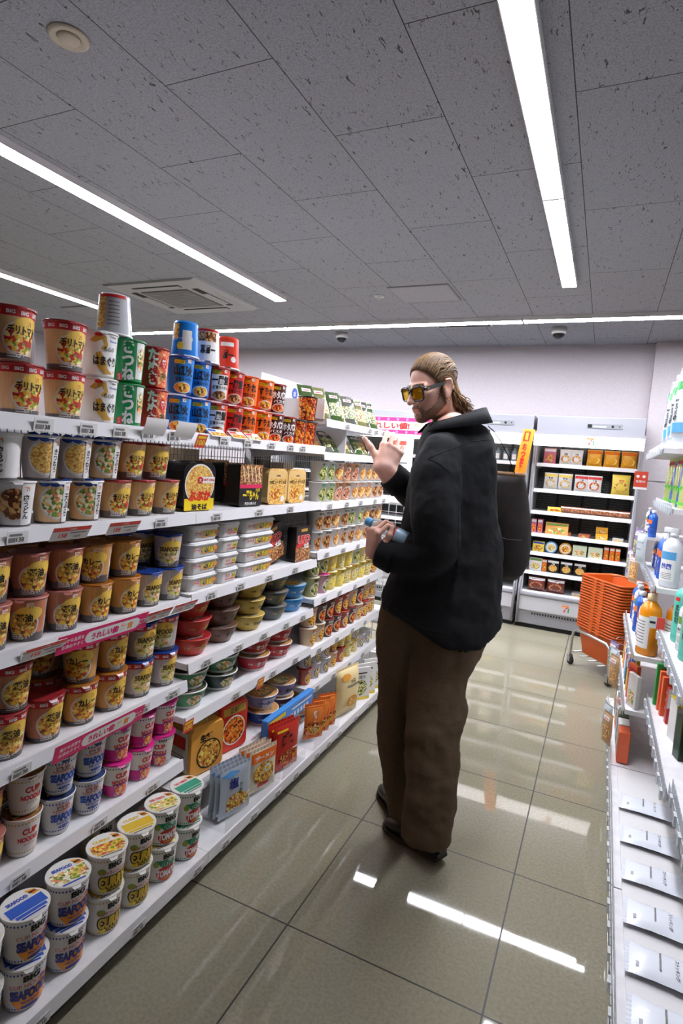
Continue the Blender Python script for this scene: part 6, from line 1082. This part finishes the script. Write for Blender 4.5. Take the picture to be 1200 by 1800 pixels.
def seam(pix, r=.0016):
    P = []
    for (a, b) in zip(pix, pix[1:]):
        for t in np.linspace(0, 1, 8)[:-1]: P.append((a[0]+(b[0]-a[0])*t, a[1]+(b[1]-a[1])*t))
    pts = []
    for x, y in P+[pix[-1]]:
        h_ = bv.ray_cast(Vector((0, 0, CAM_H)), (at(x, y, 1)-Vector((0, 0, CAM_H))).normalized())
        if h_[0]: pts.append(h_[0])
    return pts
sm_ = MB()
for ln_ in ([(752, 806), (790, 790), (830, 776), (868, 772)], [(752, 806), (772, 815), (790, 830)], [(806, 792), (807, 860), (805, 930), (803, 1000)], [(680, 1060), (710, 1084), (745, 1106), (785, 1114)]):
    q = seam(ln_)
    if len(q) > 3: sm_.tube(q, .0017, mat('seam_black', (14, 14, 15), .9), 5)
sm_.build('seam', shirt)
def cuff(a, b, r0, r1, nm='cuff'):
    m = MB(); d = (b-a).normalized(); m.tube([a, a+d*.002, b-d*.002, b], [r0-.004, r0, r1, r1-.004], cloth, 20); m.build(nm, shirt)
cuff(at(694, 981, 2.0), at(667, 969, 2.022), .060, .055); cuff(at(706, 853, 2.26), at(686, 834, 2.243), .060, .056)
tr = MB(); loft(tr, [(1040, 690, 870, 2.10), (1085, 705, 872, 2.09), (1120, 725, 856, 2.08), (1150, 723, 842, 2.07, .8), (1185, 720, 818, 2.06, .9), (1212, 718, 816, 2.05, .9), (1240, 716, 821, 2.04, .9), (1262, 714, 819, 2.03, .9), (1290, 712, 812, 2.02, .95), (1340, 711, 808, 2.01, .95), (1420, 710, 800, 2.0, .95), (1474, 707, 788, 1.99, .95)], browncl, pw=2.1)
loft(tr, [(1040, 680, 830, 2.12), (1070, 669, 800, 2.12), (1110, 664, 775, 2.13), (1150, 662, 752, 2.14, .85), (1200, 662, 746, 2.16, .95), (1300, 664, 740, 2.19, .95), (1380, 674, 738, 2.22, .95), (1438, 686, 738, 2.235, .95)], browncl, pw=2.1)
melt('trousers', tr, browncl, .009, 5, [(.2, .026), (.07, .012), (.035, .004)], man)
def shoe(heel, toe, lift=0):
    Y = (toe-heel); Y.z = 0; Ln = .285; Y = Y.normalized(); X = Y.cross(UP); m = MB(); R = []
    leather = mat('black_leather', (16, 15, 15), .28); sole = mat('sole_brown', (60, 44, 32), .6)
    for t, w, h0, h1 in ((0, .028, .030, .085), (.08, .034, .028, .105), (.2, .036, .026, .112), (.32, .037, .018, .105), (.45, .040, .012, .082), (.6, .046, .010, .062), (.75, .047, .010, .050), (.88, .040, .012, .042), (.96, .026, .014, .034), (1, .012, .016, .028)):
        c = heel+Y*(Ln*t); R.append([c+X*(w*math.copysign(abs(math.cos(q))**.8, math.cos(q)))+UP*((h0+h1)/2+(h1-h0)/2*math.copysign(abs(math.sin(q))**.8, math.sin(q))+lift*(1-t)) for q in np.linspace(0, 2*PI, 19)[:-1]])
    m.rings(R, leather); o = m.build('shoe', man, fix=True); s = MB(); P = [(.0, .030), (.1, .036), (.3, .036), (.45, .039), (.6, .046), (.75, .047), (.88, .041), (.97, .028), (1.01, .010)]
    zz = lambda t: .0 if t > .38 else 0
    top_ = [heel+Y*(Ln*t)+X*(w+.002)+UP*(.014+lift*(1-t)) for t, w in P]+[heel+Y*(Ln*t)-X*(w+.002)+UP*(.014+lift*(1-t)) for t, w in P[::-1]]; n = len(top_); bot_ = [p-UP*.0125 for p in top_]
    s.add(top_+bot_, [tuple(range(n)), tuple(range(2*n-1, n-1, -1))]+[(i, n+i, n+(i+1) % n, (i+1) % n) for i in range(n)], sole)
    hp_ = [heel+Y*(Ln*t)+X*w+UP*(.030+lift*(1-t)) for t, w in ((.0, .027), (.06, .034), (.28, .035))]+[heel+Y*(Ln*t)-X*w+UP*(.030+lift*(1-t)) for t, w in ((.28, .035), (.06, .034), (.0, .027))]; n = 6; s.add(hp_+[p-UP*.0285 for p in hp_], [tuple(range(n)), tuple(range(2*n-1, n-1, -1))]+[(i, n+i, n+(i+1) % n, (i+1) % n) for i in range(n)], leather); s.build('sole', o, fix=True)
shoe(Vector((-.395, 1.985, 0)), Vector((-.585, 2.07, 0)), .018); shoe(Vector((-.575, 2.10, 0)), Vector((-.76, 2.34, 0)))
b = MB(); bc = LHM @ Vector((0, -.012, 0)); b.tube([bc+Xl*(.031*math.cos(t))+Zl*(.026*math.sin(t))+Yl*.004*math.sin(2*t) for t in np.linspace(0, 2*PI, 24)], .0012, mat('bracelet_rose', (200, 130, 120), .4), 6); b.build('bracelet', man)
# sunglasses, in the head's axes
gl = thing('sunglasses', 'thick black sunglasses with yellow lenses on the man\'s face', 'sunglasses'); fr = mat('acetate_black', (14, 13, 13), .15, coat=.5); lens = mat('lens_yellow', (246, 196, 20), .03, trans=.75, alpha=.78, ior=1.05); goldm = mat('gold_metal')
f = MB(); yF = .108
def wrapy(x): return yF-2.6*x*x
def G(x, z, dy=0): return HM @ Vector((x, wrapy(x)+dy, z))
for s in (-1, 1):
    P = [(s*.034+x, .000+z) for x, z in rrect(.056, .051, .013, 5)]; P = [(x, z+.10*(abs(x)-.034)*(z > 0)) for x, z in P]; f.tube([G(x, z) for x, z in P+[P[0], P[1]]], .0039, fr, 8)
    f.tube([G(s*.062, .016), G(s*.068, .015, -.004), HM @ Vector((s*.073, .084, .014))], [.006, .0065, .006], fr, 8)
f.tube([G(-.010, .010), G(0, .013, .002), G(.010, .010)], .0045, fr, 8); f.build('frame', gl)
for s in (-1, 1):
    m = MB(); P = [(s*.034+x*.96, z*.96) for x, z in rrect(.056, .051, .013, 5)]; n = len(P); m.add([G(x, z, .0007) for x, z in P]+[G(x, z, -.0007) for x, z in P], [tuple(range(n)), tuple(range(2*n-1, n-1, -1))]+[(i, n+i, n+(i+1) % n, (i+1) % n) for i in range(n)], lens); m.build('lens', gl, fix=True)
    m = MB(); R = []
    for y, x, z, hh in ((.086, .0735, .014, .0085), (.06, .0765, .015, .008), (.03, .079, .016, .0075), (.0, .0815, .018, .006), (-.02, .0825, .012, .0045)): R.append([HM @ Vector((s*(x+a), y, z+b_)) for a, b_ in ((-.0022, -hh), (.0022, -hh), (.0022, hh), (-.0022, hh))])
    m.rings(R, fr, smooth=False); o = m.build('temple', gl, fix=True); m = MB(); m.add([HM @ Vector((s*.0772, y, z)) for y, z in ((.082, .0125), (.058, .014), (.058, .0165), (.082, .015))], [(0, 1, 2, 3)], goldm); m.add([HM @ Vector((s*.0768, y, z)) for y, z in ((.0835, .009), (.0815, .009), (.0815, .0185), (.0835, .0185))], [(0, 1, 2, 3)], goldm); m.build('gold_bar', o)
# water bottle in the left hand
bo = LHM @ Vector((.004, .088, -.041))-bax*.012; Mb = Matrix.Translation(bo) @ bax.to_track_quat('Z', 'Y').to_matrix().to_4x4(); pet = mat('clear_bottle', (225, 235, 245), .06, trans=.8, alpha=.55, ior=1.2); bot = thing('water_bottle', 'clear water bottle with light blue cap in the man\'s left hand', 'bottle', (0, 0, 0)); bot.matrix_world = Mb
m = MB(); m.lathe([(.020, -.155), (.028, -.150), (.029, -.10), (.0275, -.09), (.029, -.08), (.0275, -.06), (.029, -.05), (.029, .02), (.025, .04), (.013, .062), (.0125, .07)], pet, 28); m.build('body', bot); m = MB(); m.lathe([(.0155, .064), (.0158, .066), (.0155, .086), (.013, .088), (.001, .088)], mat('cap_skyblue', (96, 170, 226), .3), 24); m.build('cap', bot); m = MB(); m.lathe([(.0295, -.078), (.0295, -.03)], mat('label_blue', (170, 205, 232), .3, alpha=.8), 28, cap0=False, cap1=False); m.lathe([(.0297, -.034), (.0297, -.029)], redi, 28, cap0=False, cap1=False); m.build('label', bot)
# tote bag on the far shoulder
tb = thing('tote_bag', 'dark brown leather tote bag hanging from the man\'s shoulder', 'bag', at(895, 920, 2.22)); hide = speckle('dark_hide', (24, 18, 16), (31, 24, 21), 30, .5, bump=.08, spec=.3); tanl = mat('hide_inside', (120, 86, 56), .7)
m = MB(); m_ = []; loft(m, [(832, 856, 922, 2.23, .38), (850, 856, 924, 2.23, .5), (880, 855, 928, 2.23, .62), (920, 854, 932, 2.23, .7), (960, 856, 931, 2.23, .72), (990, 862, 926, 2.23, .68), (1008, 868, 917, 2.23, .55), (1019, 878, 906, 2.23, .3)], hide, pw=2.6)
def local(mb): return [tuple(Vector(v)-tb.location) for v in mb.v]
m.v = local(m); bg = m.build('body', tb, fix=True)
m = MB(); loft(m, [(834, 862, 916, 2.23, .30), (831, 859, 919, 2.23, .34), (829, 856, 922, 2.23, .38), (836, 855, 923, 2.23, .40)], tanl, pw=2.6); m.v = local(m); m.build('rim', tb)
m = MB(); P = [at(905, 832, 2.20), at(893, 800, 2.20), at(880, 775, 2.19), at(868, 757, 2.17), at(858, 748, 2.16)]; ribbon(m, P, [p+RH*.006+FH*.022 for p in P], .003, hide); P = [at(874, 832, 2.26), at(870, 795, 2.24), at(866, 770, 2.20), at(860, 755, 2.18)]; ribbon(m, P, [p+RH*.006+FH*.022 for p in P], .003, hide); m.v = local(m); m.build('strap', tb)
m = MB(); m.tube([at(868, 940, 2.155), at(890, 948, 2.15), at(915, 950, 2.17), at(930, 946, 2.21)], .0016, mat('seam_brown', (58, 46, 40), .6), 5); m.v = local(m); m.build('seam', tb)
